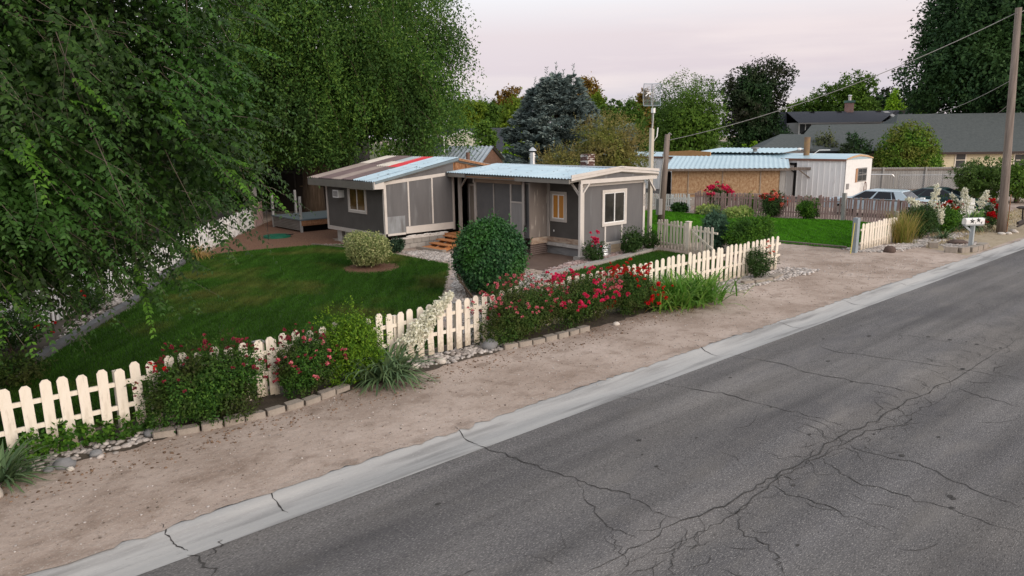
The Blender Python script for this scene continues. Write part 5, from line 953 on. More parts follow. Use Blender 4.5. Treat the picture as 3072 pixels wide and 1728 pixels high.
def shrub(name, label, cat, u, v, w_, h, lm, n, ln, depth=None, lumps=7, clump=0, stems=5, group=None, flat=.5, shell=.72, spiky=0, base=.06, wd=.5, up=.5, droop=.15):
    t = thing(name, label, cat, u, v, 0, 0, group); d_ = depth or w_ * .85
    blobs = [(0, 0, h * .5, w_ * .44, d_ * .44, h * .46)]
    for _ in range(lumps): a = RNG.random() * 6.28; rr = RNG.uniform(.15, .30); z = RNG.uniform(.16, .74); blobs.append((math.cos(a) * w_ * rr, math.sin(a) * d_ * rr, h * z, w_ * RNG.uniform(.18, .27), d_ * RNG.uniform(.18, .27), h * RNG.uniform(.18, .27)))
    Vs = [blob_leaves(blobs, n, ln, wd, shell, clump, droop, zmin=base, up=up)]
    Vs.append(blob_leaves([(0, 0, h * .46, w_ * .36, d_ * .36, h * .38)], n // 4, ln * 1.3, .6, .5, 0, zmin=.03))
    if spiky:
        sp = skin_pts(spiky, w_, d_, h, .45); P = np.array(sp)
        for k in range(5): D = unit(P - np.array([0, 0, h * .3]) + RNG.normal(size=P.shape) * .15 * h); Vs.append(leaf_quads(P + D * (k * .04 + .0) * h * .5, unit(D + rdir(len(P)) * .7), rdir(len(P)), np.full(len(P), ln), np.full(len(P), ln * wd)))
    leaf_object('foliage', Vs, LM[lm], t)
    b = MB()
    for _ in range(stems): a = RNG.random() * 6.28; b.tube([(math.cos(a) * w_ * .08, math.sin(a) * d_ * .08, 0), (math.cos(a) * w_ * .16, math.sin(a) * d_ * .16, h * .3), (math.cos(a) * w_ * .3, math.sin(a) * d_ * .3, h * .62)], [.018, .013, .006], 5)
    b.build('stem', M_stem, t); return t, d_
def rosebush(label, u, v, w_, h, kinds, n=4200, ln=.05, lm='rose', depth=None, group=None, fs=.085, h0=.5, face=.1, **kw):
    t, d_ = shrub('rose_bush', label, 'rose bush', u, v, w_, h, lm, n, ln, depth, clump=14, spiky=40, group=group, **kw)
    for kind, cnt, grp, lo in kinds: flowers(t, kind, skin_pts(cnt, w_ * .98, d_ * .98, h * .98, lo, grp, face, h0), fs)
    return t
def leafy_blades(t, name, n, length, wd, lm, spread, h0=0, curve=.6, rise=(.25, 1.2), base_r=.1, ell=1.0):
    """arching strap leaves: each a strip of four segments"""
    Vs = []
    a = RNG.random(n) * 2 * PI; el = RNG.uniform(*rise, n); L_ = length * (.6 + .5 * RNG.random(n))
    P = np.stack([np.cos(a) * base_r * RNG.random(n) * ell, np.sin(a) * base_r * RNG.random(n), np.full(n, h0)], 1); dh = np.stack([np.cos(a), np.sin(a), 0 * a], 1); S = np.stack([-np.sin(a), np.cos(a), 0 * a], 1)
    if spread: P += np.stack([RNG.normal(size=n) * spread[0], RNG.normal(size=n) * spread[1], 0 * a], 1)
    k = 5; rows = []
    for i in range(k + 1):
        s = i / k; e = el - curve * s * s * 1.3; x = np.cumsum([np.zeros(n)] if i == 0 else [np.zeros(n)], 0)
        if i == 0: cur = P.copy()
        else: cur = cur + (dh * np.cos(e)[:, None] + np.array([0, 0, 1]) * np.sin(e)[:, None]) * (L_ / k)[:, None]
        cur[:, 2] = np.maximum(cur[:, 2], .02); ww = wd * (1 - s ** 2.2) * (.7 + .3 * min(1, s * 4)) + .002
        rows.append((cur - S * ww / 2, cur + S * ww / 2))
    V = np.concatenate([np.stack([r_[0], r_[1]], 1) for r_ in rows], 1); nv = 2 * (k + 1)
    f = np.array([(2 * i, 2 * i + 1, 2 * i + 3, 2 * i + 2) for i in range(k)]); F = (f[None] + nv * np.arange(n)[:, None, None]).reshape(-1, 4)
    return raw(name, V.reshape(-1, 3), F, LM[lm], t)
# street bed, from left to right
t = thing('yucca', 'spiky grey-green yucca at the foot of the first cream pickets', 'yucca', .86, 11.42); leafy_blades(t, 'leaves', 130, .75, .045, 'yucca', (.05, .05), .05, .7, (.1, 1.35), .12)
t = thing('creeping_plant', 'low leafy creeper growing against the bottom of the first cream pickets', 'ground cover', 2.05, 12.0)
bl = [(x, RNG.normal() * .06, RNG.uniform(.05, .3), .22, .14, RNG.uniform(.1, .26)) for x in np.linspace(-.95, 1.05, 12)]; leaf_object('foliage', [blob_leaves(bl, 1500, .075, .62, .6, 10, zmin=.02)], LM['green'], t)
rosebush('sprawling dark pink rose bush covering the cream pickets, largest of its colour', 3.82, 11.78, 2.2, 1.36, [('maroon', 50, 14, .62), ('maroon', 14, None, .3), ('red', 3, 1, .7)], 19000, .048, 'roseA', 1.3, lumps=18, fs=.062)
rosebush('smaller dark pink rose bush beside the boxy yellow-green shrub', 5.5, 11.82, 1.22, 1.18, [('maroon', 46, 14, .5), ('pink', 22, 8, .35)], 8000, .043, 'roseA', .85, lumps=10, fs=.06)
shrub('boxwood', 'boxy clipped yellow-green shrub between dark pink roses and flowering yucca', 'shrub', 6.5, 11.95, 1.36, 1.46, 'box', 15000, .048, 1.1, lumps=16, clump=12, spiky=60)
t = thing('yucca', 'dark blue-green yucca with a leaning creamy flower spike before the pickets', 'yucca', 7.0, 11.55); leafy_blades(t, 'leaves', 260, .95, .05, 'yucca', (.16, .12), .1, .95, (.05, 1.3), .2)
def spike(t, base, tip, n, rad, s=.07):
    base, tip = np.array(base, float), np.array(tip, float); MB().tube([base, (base + tip) / 2, tip], [.02, .014, .006], 6).build('stalk', M_gstem, t)
    r_ = RNG.random(n) ** .8; P = base + (tip - base) * (.28 + .72 * r_)[:, None] + rdir(n) * (rad * (1.05 - .75 * r_) * RNG.random(n) ** .5)[:, None]
    Vs = [leaf_quads(P, unit(rdir(n) + np.array([0, 0, -.5])), rdir(n), np.full(n, s), np.full(n, s * .75)) for _ in range(3)]; o = leaf_object('flower_spike', Vs, FM['cream'], t); return o
spike(t, (.1, .15, .2), (1.78, .33, 1.34), 900, .27, .062)
rosebush('broad rose hedge crowded with dusty pink blooms, in front of the round bush', 10.85, 11.95, 2.75, 1.38, [('pink', 98, 30, .5), ('maroon', 18, None, .45)], 22000, .045, 'rose', 1.5, lumps=16, fs=.065)
rosebush('rose bush with bright crimson clusters between dusty pink and red roses', 12.65, 11.9, 2.5, 1.34, [('crimson', 98, 24, .42), ('pink', 24, 8, .55)], 16000, .045, 'rose', 1.45, lumps=14, fs=.088)
rosebush('leggy rose bush with scarlet blooms beside the strap-leaved iris clump', 14.4, 11.8, 1.9, 1.2, [('red', 60, 13, .3), ('red', 30, 4, .95)], 12000, .045, 'rose', 1.3, face=-.2, lumps=12, fs=.088)
t = thing('iris_clump', 'wide clump of bright green arching iris leaves beside the red roses', 'iris', 16.25, 11.45); leafy_blades(t, 'leaves', 900, 1.12, .05, 'iris', (.55, .26), .02, .75, (.5, 1.4), .12); leafy_blades(t, 'dry_leaf', 26, .9, .04, 'dry', (.5, .2), .02, 1.1, (.2, .6), .15)
rosebush('green rose bush with a few pale blooms at the end of the street fence', 20.9, 11.95, 1.35, 1.02, [('coral', 6, 3, .6)], 3800, .05, 'dark', .95)
shrub('round_bush', 'large dark green clipped ball-shaped bush in the middle of the front lawn', 'bush', 13.35, 16.1, 2.3, 2.24, 'round', 15500, .092, 2.2, spiky=14, lumps=0, shell=.9, stems=9, base=.12, wd=.6, up=.8, droop=.5)
t = thing('bare_stems', 'dry bare twigs at the left foot of the ball-shaped bush', 'twigs', 12.55, 15.9); b = MB()
for _ in range(16): a = RNG.normal() * .5 + 2.6; b.tube([(0, RNG.normal() * .1, 0), (math.cos(a) * .3, math.sin(a) * .2, .4), (math.cos(a) * .5, math.sin(a) * .35, .6 + .2 * RNG.random())], [.01, .007, .003], 4)
b.build('stem', M_stem, t)
shrub('variegated_shrub', 'rounded pale variegated shrub on the lawn before the left house wall', 'shrub', 13.2, 22.6, 1.75, 1.3, 'varieg', 7500, .07, 1.6, lumps=4, shell=.85, base=.1, droop=-.2, up=.2)
shrub('juniper', 'small dark spiky juniper against the concrete block foundation', 'juniper', 15.7, 24.75, .75, .6, 'juni', 1400, .10, .7, lumps=8, shell=.5, wd=.22, droop=-.7, stems=3)
rosebush('upright rose with a tall stack of crimson blooms at the porch post', 19.65, 17.75, 1.0, .72, [('crimson', 3, None, .8)], 1500, .06, 'dark', .8, lumps=4)
rt = [o for o in C.objects if o.name.startswith('rose_bush')][-1]
flowers(rt, 'crimson', [(.05 + RNG.normal() * .09, RNG.normal() * .08, z + RNG.normal() * .04) for z in (.74, .78, .82, .86, .9, .84, .8, 1.06, 1.1, 1.08, .72, .68, .64)], .12)
shrub('shrub', 'loose green shrub below the white window of the end wall', 'shrub', 21.9, 17.9, 1.25, 1.0, 'dark', 2600, .07, .8, clump=12, spiky=16); shrub('shrub', 'smaller twiggy shrub at the right corner of the home', 'shrub', 23.2, 18.0, .85, .85, 'dark', 1300, .07, .7, clump=12, spiky=12)
shrub('blue_shrub', 'feathery blue-green conifer-like shrub beside the garden gate', 'shrub', 24.2, 15.75, 1.35, 1.8, 'blue', 5500, .13, 1.0, lumps=6, wd=.12, droop=-.9, shell=.45, spiky=30)
shrub('green_shrub', 'wide bushy bright green shrub at the end of the street fence', 'shrub', 25.0, 14.8, 2.7, 1.5, 'green', 9000, .09, 1.6, clump=12, spiky=40, lumps=9)
# beds along the elm side
rosebush('dark rose bush with a few deep red blooms under the elm branches', 2.1, 18.9, 1.5, 1.0, [('red', 12, 5, .5)], 3200, .06, 'dark', 1.2)
shrub('shrub', 'low dark leafy shrub directly behind the first cream pickets', 'shrub', .55, 13.7, 1.7, .75, 'dark', 2800, .07, 1.3, clump=12); shrub('shrub', 'spreading dark shrub in the corner bed under the lowest elm leaves', 'shrub', .5, 15.3, 1.8, .85, 'dark', 2800, .07, 1.4, clump=12); shrub('shrub', 'dark shrub with spiky top overlapping the lower end of the dark curb', 'shrub', 1.7, 16.2, 1.3, .6, 'rose', 2200, .06, 1.1, clump=12, spiky=24)
shrub('shrub', 'dense dark shrub low in the corner bed beside the curb end', 'shrub', 1.0, 17.1, 1.5, .8, 'dark', 2600, .07, 1.3, clump=12); rosebush('dark rose bush beside the curb halfway along the elm bed', 4.1, 22.0, 1.5, .9, [('red', 5, 3, .5)], 2600, .06, 'dark', 1.1)
shrub('shrub', 'dark green shrub in the elm bed near the white pickets', 'shrub', 5.9, 25.2, 1.4, .9, 'dark', 2400, .07, 1.1, clump=12)
t = thing('dry_grass_clump', 'tuft of drooping dry tan grass beside the narrow white fence', 'grass clump', 9.4, 29.2); leafy_blades(t, 'blades', 240, 1.0, .03, 'dry', (.12, .12), .05, 1.5, (.5, 1.4), .15)
# beyond the bright lawn
shrub('hosta', 'dark green hosta mound at the left end of the hosta bed', 'hosta', 36.0, 25.8, 1.15, .5, 'hostaD', 700, .2, 1.0, lumps=4, wd=.6, stems=1)
shrub('hosta', 'pale variegated hosta clump, narrower of the two', 'hosta', 35.9, 23.9, 1.7, .5, 'hosta', 1100, .2, 1.2, lumps=6, wd=.6, stems=1); shrub('hosta', 'pale variegated hosta clump, widest, beside the peach roses', 'hosta', 35.9, 21.9, 2.5, .5, 'hosta', 1500, .2, 1.3, lumps=8, wd=.6, stems=1)
rosebush('tall rose bush with red blooms before the boarded shed', 37.2, 24.0, 1.9, 1.55, [('crimson', 80, 18, .45)], 3600, .09, 'dark', 1.3, fs=.17)
shrub('shrub', 'dull green shrub between red roses and peach roses by the shed', 'shrub', 37.6, 22.3, 1.6, 1.2, 'green', 2200, .1, 1.2, clump=12)
rosebush('rose bush with coral and red blooms before the pinkish fence', 37.0, 20.5, 1.9, 1.3, [('coral', 24, 7, .45), ('red', 18, 5, .7)], 3200, .09, 'dark', 1.2, fs=.16); shrub('shrub', 'bushy green shrub growing against the pinkish fence', 'shrub', 37.4, 18.7, 1.7, 1.1, 'green', 2600, .1, 1.1, clump=12, spiky=20)
# street bed beyond the driveway
t = thing('ornamental_grass', 'upright yellow-green ornamental grass beside the leaning picket panel', 'ornamental grass', 31.7, 11.75); leafy_blades(t, 'blades', 420, 1.45, .018, 'orn', (.18, .15), 0, .35, (1.05, 1.55), .2)
shrub('dark_shrub', 'dense dark olive rounded shrub between ornamental grass and mailbox', 'shrub', 33.6, 11.9, 1.9, 1.5, 'dark', 6500, .07, 1.5, clump=12, lumps=8)
t = thing('yucca', 'small spiky yucca at the foot of the dark olive shrub', 'yucca', 33.9, 10.95); leafy_blades(t, 'leaves', 60, .6, .05, 'yucca', None, .05, .7, (.3, 1.3), .1)
t = thing('flowering_yucca', 'tall creamy yucca blooms rising and drooping behind the dark olive shrub', 'yucca', 35.2, 12.0); leafy_blades(t, 'leaves', 70, .8, .05, 'yucca', (.1, .1), .1, .8, (.2, 1.3), .15); spike(t, (0, 0, .4), (.15, -.1, 2.15), 130, .34, .10); spike(t, (-.1, .1, 1.0), (-.75, .75, 1.62), 120, .26, .1); spike(t, (-.1, -.3, 1.5), (.1, -.45, .55), 110, .22, .10)
shrub('green_shrub', 'mixed yellow-green shrub behind the white mailbox', 'shrub', 36.2, 11.7, 1.9, 1.2, 'green', 4200, .09, 1.4, clump=12, lumps=8); rosebush('rose bush with deep red blooms between yucca flowers and white pickets', 37.6, 12.2, 1.5, 1.45, [('red', 26, 8, .6)], 2200, .09, 'dark', 1.2, fs=.16)
t = thing('flowering_yucca', 'big spreading creamy yucca bloom left of the utility pole', 'yucca', 37.9, 11.2); leafy_blades(t, 'leaves', 200, 1.05, .055, 'yucca', (.15, .12), .1, .85, (.1, 1.3), .2); spike(t, (-.1, .1, .5), (-.35, .3, 1.9), 150, .36, .09); spike(t, (.2, .0, .6), (.75, -.35, 1.75), 120, .32, .09); spike(t, (.0, .2, .5), (-.5, .75, 1.65), 100, .25, .09)
rosebush('red rose tucked behind the base of the utility pole', 38.9, 10.7, .9, 1.3, [('red', 40, 9, .3)], 900, .08, 'dark', .8, fs=.17)

# ================================================================ trees
M_barkT = mat('tree_bark', [(.05, .036, .025), (.11, .08, .055), (.17, .125, .09)], scale=2, detail=9, rough=.95, stretch=(5, 5, .5), bump=.9, bscale=12)
M_twig = mat('pale_twig', [(.09, .072, .055), (.16, .13, .10)], scale=4, rough=.85)
TM = dict(dark2=leafmat('deep_green_leaves', [(.028, .065, .018), (.042, .09, .024), (.07, .13, .03)], .25, patch=(.07, .11, .05), pscale=.7),
 shoot=leafmat('young_elm_leaves', [(.045, .13, .02), (.07, .175, .028), (.09, .21, .035)], .35), elm=leafmat('elm_leaves', [(.009, .023, .007), (.014, .034, .009), (.021, .050, .013), (.038, .085, .020)], .2, .5, .2, patch=(.03, .095, .018), pscale=.6),
 weep=leafmat('weeping_elm_leaves', [(.033, .086, .026), (.050, .12, .032), (.076, .158, .038), (.11, .198, .046)], .35, patch=(.028, .062, .024), pscale=.28),
 spruce=leafmat('spruce_needles', [(.115, .16, .155), (.18, .235, .22), (.27, .32, .29)], .15, patch=(.10, .135, .13), pscale=.5, gain=(1.1, 1.1, 1.1)),
 yel=leafmat('yellow_green_leaves', [(.10, .17, .02), (.15, .23, .03), (.21, .28, .04)], .35, patch=(.05, .11, .02), pscale=.25), mid=leafmat('mid_green_leaves', [(.05, .11, .022), (.075, .15, .03), (.11, .20, .035)], .3, patch=(.03, .065, .018), pscale=.25),
 rust=leafmat('rust_leaves', [(.11, .065, .02), (.16, .10, .03), (.17, .14, .03)], .3), maple=leafmat('dark_maple_leaves', [(.014, .036, .018), (.022, .055, .026), (.032, .075, .03)], .15, patch=(.03, .022, .025), pscale=.3),
 bright=leafmat('lime_leaves', [(.12, .24, .02), (.18, .32, .03)], .4), big=leafmat('dark_conifer_leaves', [(.010, .03, .016), (.017, .046, .022), (.028, .065, .028)], .15, patch=(.03, .07, .02), pscale=.16), tam=leafmat('feathery_leaves', [(.09, .12, .03), (.13, .16, .045), (.19, .19, .08)], .3, patch=(.20, .15, .09), pscale=.6), grey=leafmat('grey_green_leaves', [(.05, .07, .04), (.085, .10, .06)], .2))
def trunk(t, h, r0, limbs=6, spread=2.0, hz=.45, lean=(0, 0)):
    MB().tube([(0, 0, -.1), (lean[0] * .2, lean[1] * .2, h * .2), (lean[0] * .6, lean[1] * .6, h * .55), (lean[0], lean[1], h)], [r0 * 1.25, r0, r0 * .75, r0 * .3], 12).build('trunk', M_barkT, t, True)
    b = MB()
    for i in range(limbs):
        a = 2 * PI * i / limbs + RNG.random(); z = h * (hz + .4 * RNG.random()); x, y = lean[0] * z / h, lean[1] * z / h
        b.tube([(x, y, z), (x + math.cos(a) * spread * .4, y + math.sin(a) * spread * .4, z + h * .12), (x + math.cos(a) * spread, y + math.sin(a) * spread, z + h * .2)], [r0 * .4, r0 * .25, r0 * .08], 7)
    b.build('limb', M_barkT, t, True)
def ftree(name, label, cx_, wpx, top, depth, lm, n=5000, lobes=9, ln=None, bottom=None, cat='tree', clump=22, shape=1.0, depthk=.9, spiky=0, group=None, wd=.55):
    """a leafy tree standing at a given distance; crown width and top measured as seen"""
    x, y, _ = at(cx_, 400, depth); zt_ = at(cx_, top, depth)[2]; w_ = wpx / FPX * depth; t = thing_w(name, label, cat, x, y, 0, group)
    zb = bottom if bottom is not None else max(.8, zt_ * .12); h = zt_ - zb; ln = ln or max(.12, depth * .0034)
    bl = [(0, 0, zb + h * .5, w_ * .34, w_ * .34 * depthk, h * .44)]
    for _ in range(lobes):
        a = RNG.random() * 6.28; z = RNG.uniform(.15, .86); rr = w_ * .34 * math.sqrt(max(.15, 1 - (abs(z - .42) / .62) ** 2)) * RNG.uniform(.55, 1); s = RNG.uniform(.13, .23)
        bl.append((math.cos(a) * rr, math.sin(a) * rr * depthk, zb + h * z, w_ * s, w_ * s * depthk, min(h * .3, w_ * s * 1.0) * shape))
    Vs = [blob_leaves(bl, n, ln, wd, .7, clump, .2, zmin=zb * .6), blob_leaves([(0, 0, zb + h * .48, w_ * .30, w_ * .28, h * .38)], n // 6, ln * 1.6, .7, .4, 0)]
    if spiky:                                                            # thin shoots standing clear of the crown
        for _ in range(spiky):
            a = RNG.random() * 6.28; rr = w_ * .3 * RNG.random(); p0 = np.array([math.cos(a) * rr, math.sin(a) * rr, zb + h * .8]); d = unit(np.array([math.cos(a) * .35, math.sin(a) * .35, 1.0])); L_ = h * RNG.uniform(.15, .28)
            P = p0 + d * (L_ * np.linspace(0, 1, 14))[:, None]; Vs.append(leaf_quads(P, unit(d + rdir(14) * .8), rdir(14), np.full(14, ln * .8), np.full(14, ln * .3)))
    leaf_object('crown', Vs, TM[lm], t); trunk(t, zb + h * .55, max(.08, w_ * .03), 5, w_ * .22)
    return t
# --- near elm whose branches hang into the left of the view
t = thing_w('elm_tree', 'huge near elm whose long drooping leafy branches fill the left of the view', 'tree', -13.2, 15.5)
O = np.array([-13.2, 15.5, 0])
MB().tube([(0, 0, 0), (.1, 0, 2), (.3, -.2, 5), (.2, -.3, 9)], [.75, .6, .5, .3], 14).build('trunk', M_barkT, t, True)
blobs = np.array([(-9.4, 13.2, 7.6, 5.0, 4.6, 5.2), (-7.2, 11.6, 5.1, 2.9, 2.9, 2.5), (-8.6, 10.6, 4.0, 2.6, 2.4, 1.8), (-6.4, 12.5, 8.3, 3.1, 3.2, 3.2), (-9.3, 15.5, 4.2, 3.5, 2.5, 2.0), (-5.2, 12.4, 5.0, 1.3, 1.8, 2.2), (-7.4, 12.2, 2.7, 1.7, 1.3, .75), (-9.0, 12.5, 2.6, 1.6, 1.4, .9)])
nt_ = 6000; vol = blobs[:, 3] * blobs[:, 5]; vol[5:] *= 1.3; bi = RNG.choice(len(blobs), nt_, p=vol / vol.sum()); d = rdir(nt_); d[:, 1] = -np.abs(d[:, 1]) * RNG.choice([1, 1, 1, -1], nt_); d = unit(d)
P0 = blobs[bi, :3] + d * blobs[bi, 3:] * (.55 + .45 * RNG.random(nt_) ** .6)[:, None]
c7 = np.floor((P0 + 3.3) / .8); ok = (np.abs(np.sin(c7 @ np.array([17.1, 53.7, 91.3])) * 15731.7) % 1 > .42) & (P0[:, 2] > 1.9) & (P0[:, 2] < 10.8) & (P0[:, 1] > 6.2) & (P0[:, 0] > -12.5); P0 = P0[ok]; d = d[ok]; nt_ = len(P0)
cl = np.floor(P0 / .9); hs_ = np.abs(np.sin(cl @ np.array([12.9, 78.2, 37.7])) * 43758.5) % 1; hs2 = np.abs(np.sin(cl @ np.array([39.3, 11.1, 83.1])) * 24634.6) % 1
dirs = unit(np.stack([.72 + .9 * (hs_ - .5) + .3 * RNG.normal(size=nt_) + d[:, 0] * .35, -.35 + .45 * RNG.normal(size=nt_), -.40 + .9 * (hs2 - .5) + .2 * RNG.normal(size=nt_)], 1))
Ltw = RNG.uniform(.5, 1.25, nt_); leafV = []; tb = MB(); nl = 15
youngV = []; c11 = np.floor((P0 + 1.7) / .55); young = (np.abs(np.sin(c11 @ np.array([71.3, 23.9, 47.1])) * 9631.3) % 1 < .05)
s = np.linspace(.12, 1, nl)
for side in (1, -1):
    pos = P0[:, None] + dirs[:, None] * (s[None, :, None] * Ltw[:, None, None]); pos[..., 2] -= (s[None] ** 2) * (Ltw[:, None] * .28)
    tan = dirs[:, None] - np.array([0, 0, 1.0]) * (.56 * s[None, :, None]); tan = unit(tan)
    hz = unit(np.cross(tan, np.array([0, 0, 1.0]))); upv = np.cross(hz, tan)
    keep = RNG.random(pos.shape[:2]) < .82
    D = unit(tan * .55 + hz * side * .85 - np.array([0, 0, .32]) + RNG.normal(size=pos.shape) * .16); Nn = unit(upv + RNG.normal(size=pos.shape) * .3)
    Ln = (.115 * (.65 + .6 * RNG.random(pos.shape[:2]))) * (1.1 - .45 * s[None])
    k1 = keep & ~young[:, None]; k2 = keep & young[:, None]
    leafV.append(leaf_quads(pos[k1], D[k1], Nn[k1], Ln[k1], Ln[k1] * .5)); youngV.append(leaf_quads(pos[k2], D[k2], Nn[k2], Ln[k2], Ln[k2] * .5) - O)
leafV = [V - O for V in leafV]; leaf_object('young_shoots', youngV, TM['shoot'], t)
ib = blobs.copy(); ib[:, 3:] *= .72; inner = blob_leaves(ib, 60000, .12, .6, .5, 0); inner = inner.reshape(-1, 4, 3); inner = inner[(inner[:, 0, 2] > 1.9) & (inner[:, 0, 2] < 12) & (inner[:, 0, 1] > 8.2) & (inner[:, 0, 0] > -14)].reshape(-1, 3); leafV.append(inner - O)
leaf_object('crown', leafV, TM['elm'], t)
for i in range(0, nt_, 3):
    q = [P0[i] + dirs[i] * Ltw[i] * k - np.array([0, 0, .28 * Ltw[i] * k * k]) - O for k in (-.25, .3, .95)]; tb.tube(q, [.006, .005, .002], 3, False)
tb.build('twig', M_twig, t)
lb = MB()
for i in range(130):                                                     # long pale whips showing through the leaves
    j = RNG.integers(0, nt_); p = P0[j] - O; dd = unit(np.array([.8 + .4 * RNG.normal(), -.3 + .4 * RNG.normal(), -.35 + .35 * RNG.normal()])); L_ = RNG.uniform(1.0, 2.4); r0 = RNG.uniform(.005, .010)
    lb.tube([p - dd * L_ * .6 + np.array([0, 0, .35 * L_]), p - dd * L_ * .2 + np.array([0, 0, .13 * L_]), p + dd * L_ * .15, p + dd * L_ * .4 - np.array([0, 0, .1 * L_])], [r0 * 1.5, r0, r0 * .8, r0 * .4], 4, False)
for i in range(7):
    c = blobs[i % 5, :3] - O; p = c + RNG.normal(size=3) * np.array([1.0, .8, .5]); p[2] = max(p[2], 5.5); lb.tube([(.2, -.1, 5 + RNG.random() * 3), (p + np.array([.2, 0, 8])) / 2 + np.array([0, 0, .6]), p], [.2, .11, .03], 8)
lb.build('limb', M_twig, t, True)
# --- tall weeping elm behind the patchwork roof
x0_, y0_ = -11.75, 44.0
t = thing_w('weeping_elm', 'very tall weeping elm with thick split trunk behind the patchwork roof', 'tree', x0_, y0_)
MB().tube([(-.05, 0, 0), (0, 0, 2.2), (-.15, 0, 4.5), (-.3, .3, 8)], [.72, .56, .5, .35], 14).tube([(.3, .1, 1.8), (.85, .2, 4.0), (1.6, .4, 8)], [.5, .42, .28], 12).tube([(.1, .3, 7), (-3, 1, 11), (-5, 1, 13)], [.3, .2, .1], 8).tube([(1.4, .4, 7), (4.5, 1, 11), (7, 1, 13.5)], [.28, .18, .08], 8).build('trunk', M_barkT, t, True)
nc = 365; a = RNG.random(nc) * 2 * PI; a = np.where(np.sin(a) > .5, -a, a); rc = RNG.random(nc) ** .35; cx0, cy0 = 1.6, .5
CX = cx0 + 6.2 * rc * np.cos(a); CY = cy0 + 5.6 * rc * np.sin(a); CZ = 5.2 + 11.5 * RNG.random(nc) * np.sqrt(np.maximum(.35, 1 - .55 * rc ** 4))
ne = 46; CX[:ne] = RNG.uniform(-4.6, 2.4, ne); CY[:ne] = RNG.uniform(-2.8, -1.2, ne); CZ[:ne] = RNG.uniform(3.9, 5.6, ne); n3_ = slice(ne, ne + 38); CX[n3_] = RNG.uniform(4.2, 7.0, 38); CY[n3_] = RNG.uniform(-2.5, 1, 38); CZ[n3_] = RNG.uniform(4.4, 8.6, 38)
ks = 20; ns = nc * ks; ci = np.repeat(np.arange(nc), ks); off = RNG.normal(size=(ns, 3)) * np.array([.5, .5, .45])
X = CX[ci] + off[:, 0]; Y = CY[ci] + off[:, 1]; Zt = CZ[ci] + off[:, 2]
sw = RNG.normal(size=(nc, 2)) * .5; out = np.stack([X - cx0, Y - cy0], 1); out /= np.linalg.norm(out, axis=1, keepdims=True) + 1e-6; out = out * .9 + sw[ci]
hang = (RNG.uniform(1.1, 3.6, nc)[ci]) * RNG.uniform(.6, 1.2, ns); fl = np.where(X < -2.5, 1.9, 2.7) + 1.1 * RNG.random(ns); hang = np.minimum(hang, Zt - fl); ok = (hang > .4) & (Zt < 16); X, Y, Zt, hang, out = X[ok], Y[ok], Zt[ok], hang[ok], out[ok]; ns = len(X)
m = 26; sk = np.linspace(0, 1, m)[None]; ph = RNG.random((ns, 1)) * 6.28
px_ = X[:, None] + out[:, :1] * (1.3 * np.sqrt(sk)) + .10 * np.sin(ph + 5 * sk) + .10 * RNG.normal(size=(ns, m)); py_ = Y[:, None] + out[:, 1:] * (1.3 * np.sqrt(sk)) + .10 * RNG.normal(size=(ns, m)); pz_ = Zt[:, None] - hang[:, None] * sk ** 1.3 + .09 * RNG.normal(size=(ns, m))
Pp = np.stack([px_, py_, pz_], -1); kp = RNG.random((ns, m)) < .95; Pp = Pp[kp]; nn = len(Pp); D = unit(rdir(nn) * .9 + np.array([0, 0, -.6])); L_ = .17 * (.6 + .7 * RNG.random(nn))
core = blob_leaves([(1.6, .9, 10, 5.0, 3.8, 6.0), (-1.5, .6, 7.2, 4.0, 3.6, 3.2), (3.5, .6, 7.0, 3.2, 3.2, 2.6)], 24000, .34, .6, .55, 0)
leaf_object('crown', [leaf_quads(Pp, D, rdir(nn), L_, L_ * .5), core], TM['weep'], t)
b = MB()
for i in range(0, ns, 28): b.tube([(X[i], Y[i], Zt[i] + .3), (X[i] + out[i, 0] * .8, Y[i] + out[i, 1] * .8, Zt[i] - hang[i] * .4), (X[i] + out[i, 0] * 1.2, Y[i] + out[i, 1] * 1.2, Zt[i] - hang[i])], [.02, .012, .005], 3, False)
b.build('branch', M_barkT, t)
# --- second trees filling the dark left background
ftree('elm_tree', 'dark green elm standing behind the narrow white fence at far left', 150, 1000, -300, 34, 'elm', 17000, 14, ln=.22, bottom=.3, clump=16)
ftree('elm_tree', 'dark green elm between the near branches and the weeping elm', 640, 520, -200, 50, 'weep', 15000, 12, ln=.24, bottom=1.2, clump=16)
ftree('shade_shrub', 'dense dark shrub growing behind the far end of the narrow white fence', 690, 330, 470, 45, 'elm', 6000, 10, cat='shrub', ln=.18, bottom=.1)
ftree('shade_shrub', 'long dark shrub behind the middle of the narrow white fence', 420, 420, 480, 36, 'elm', 7000, 12, cat='shrub', ln=.16, bottom=.1)
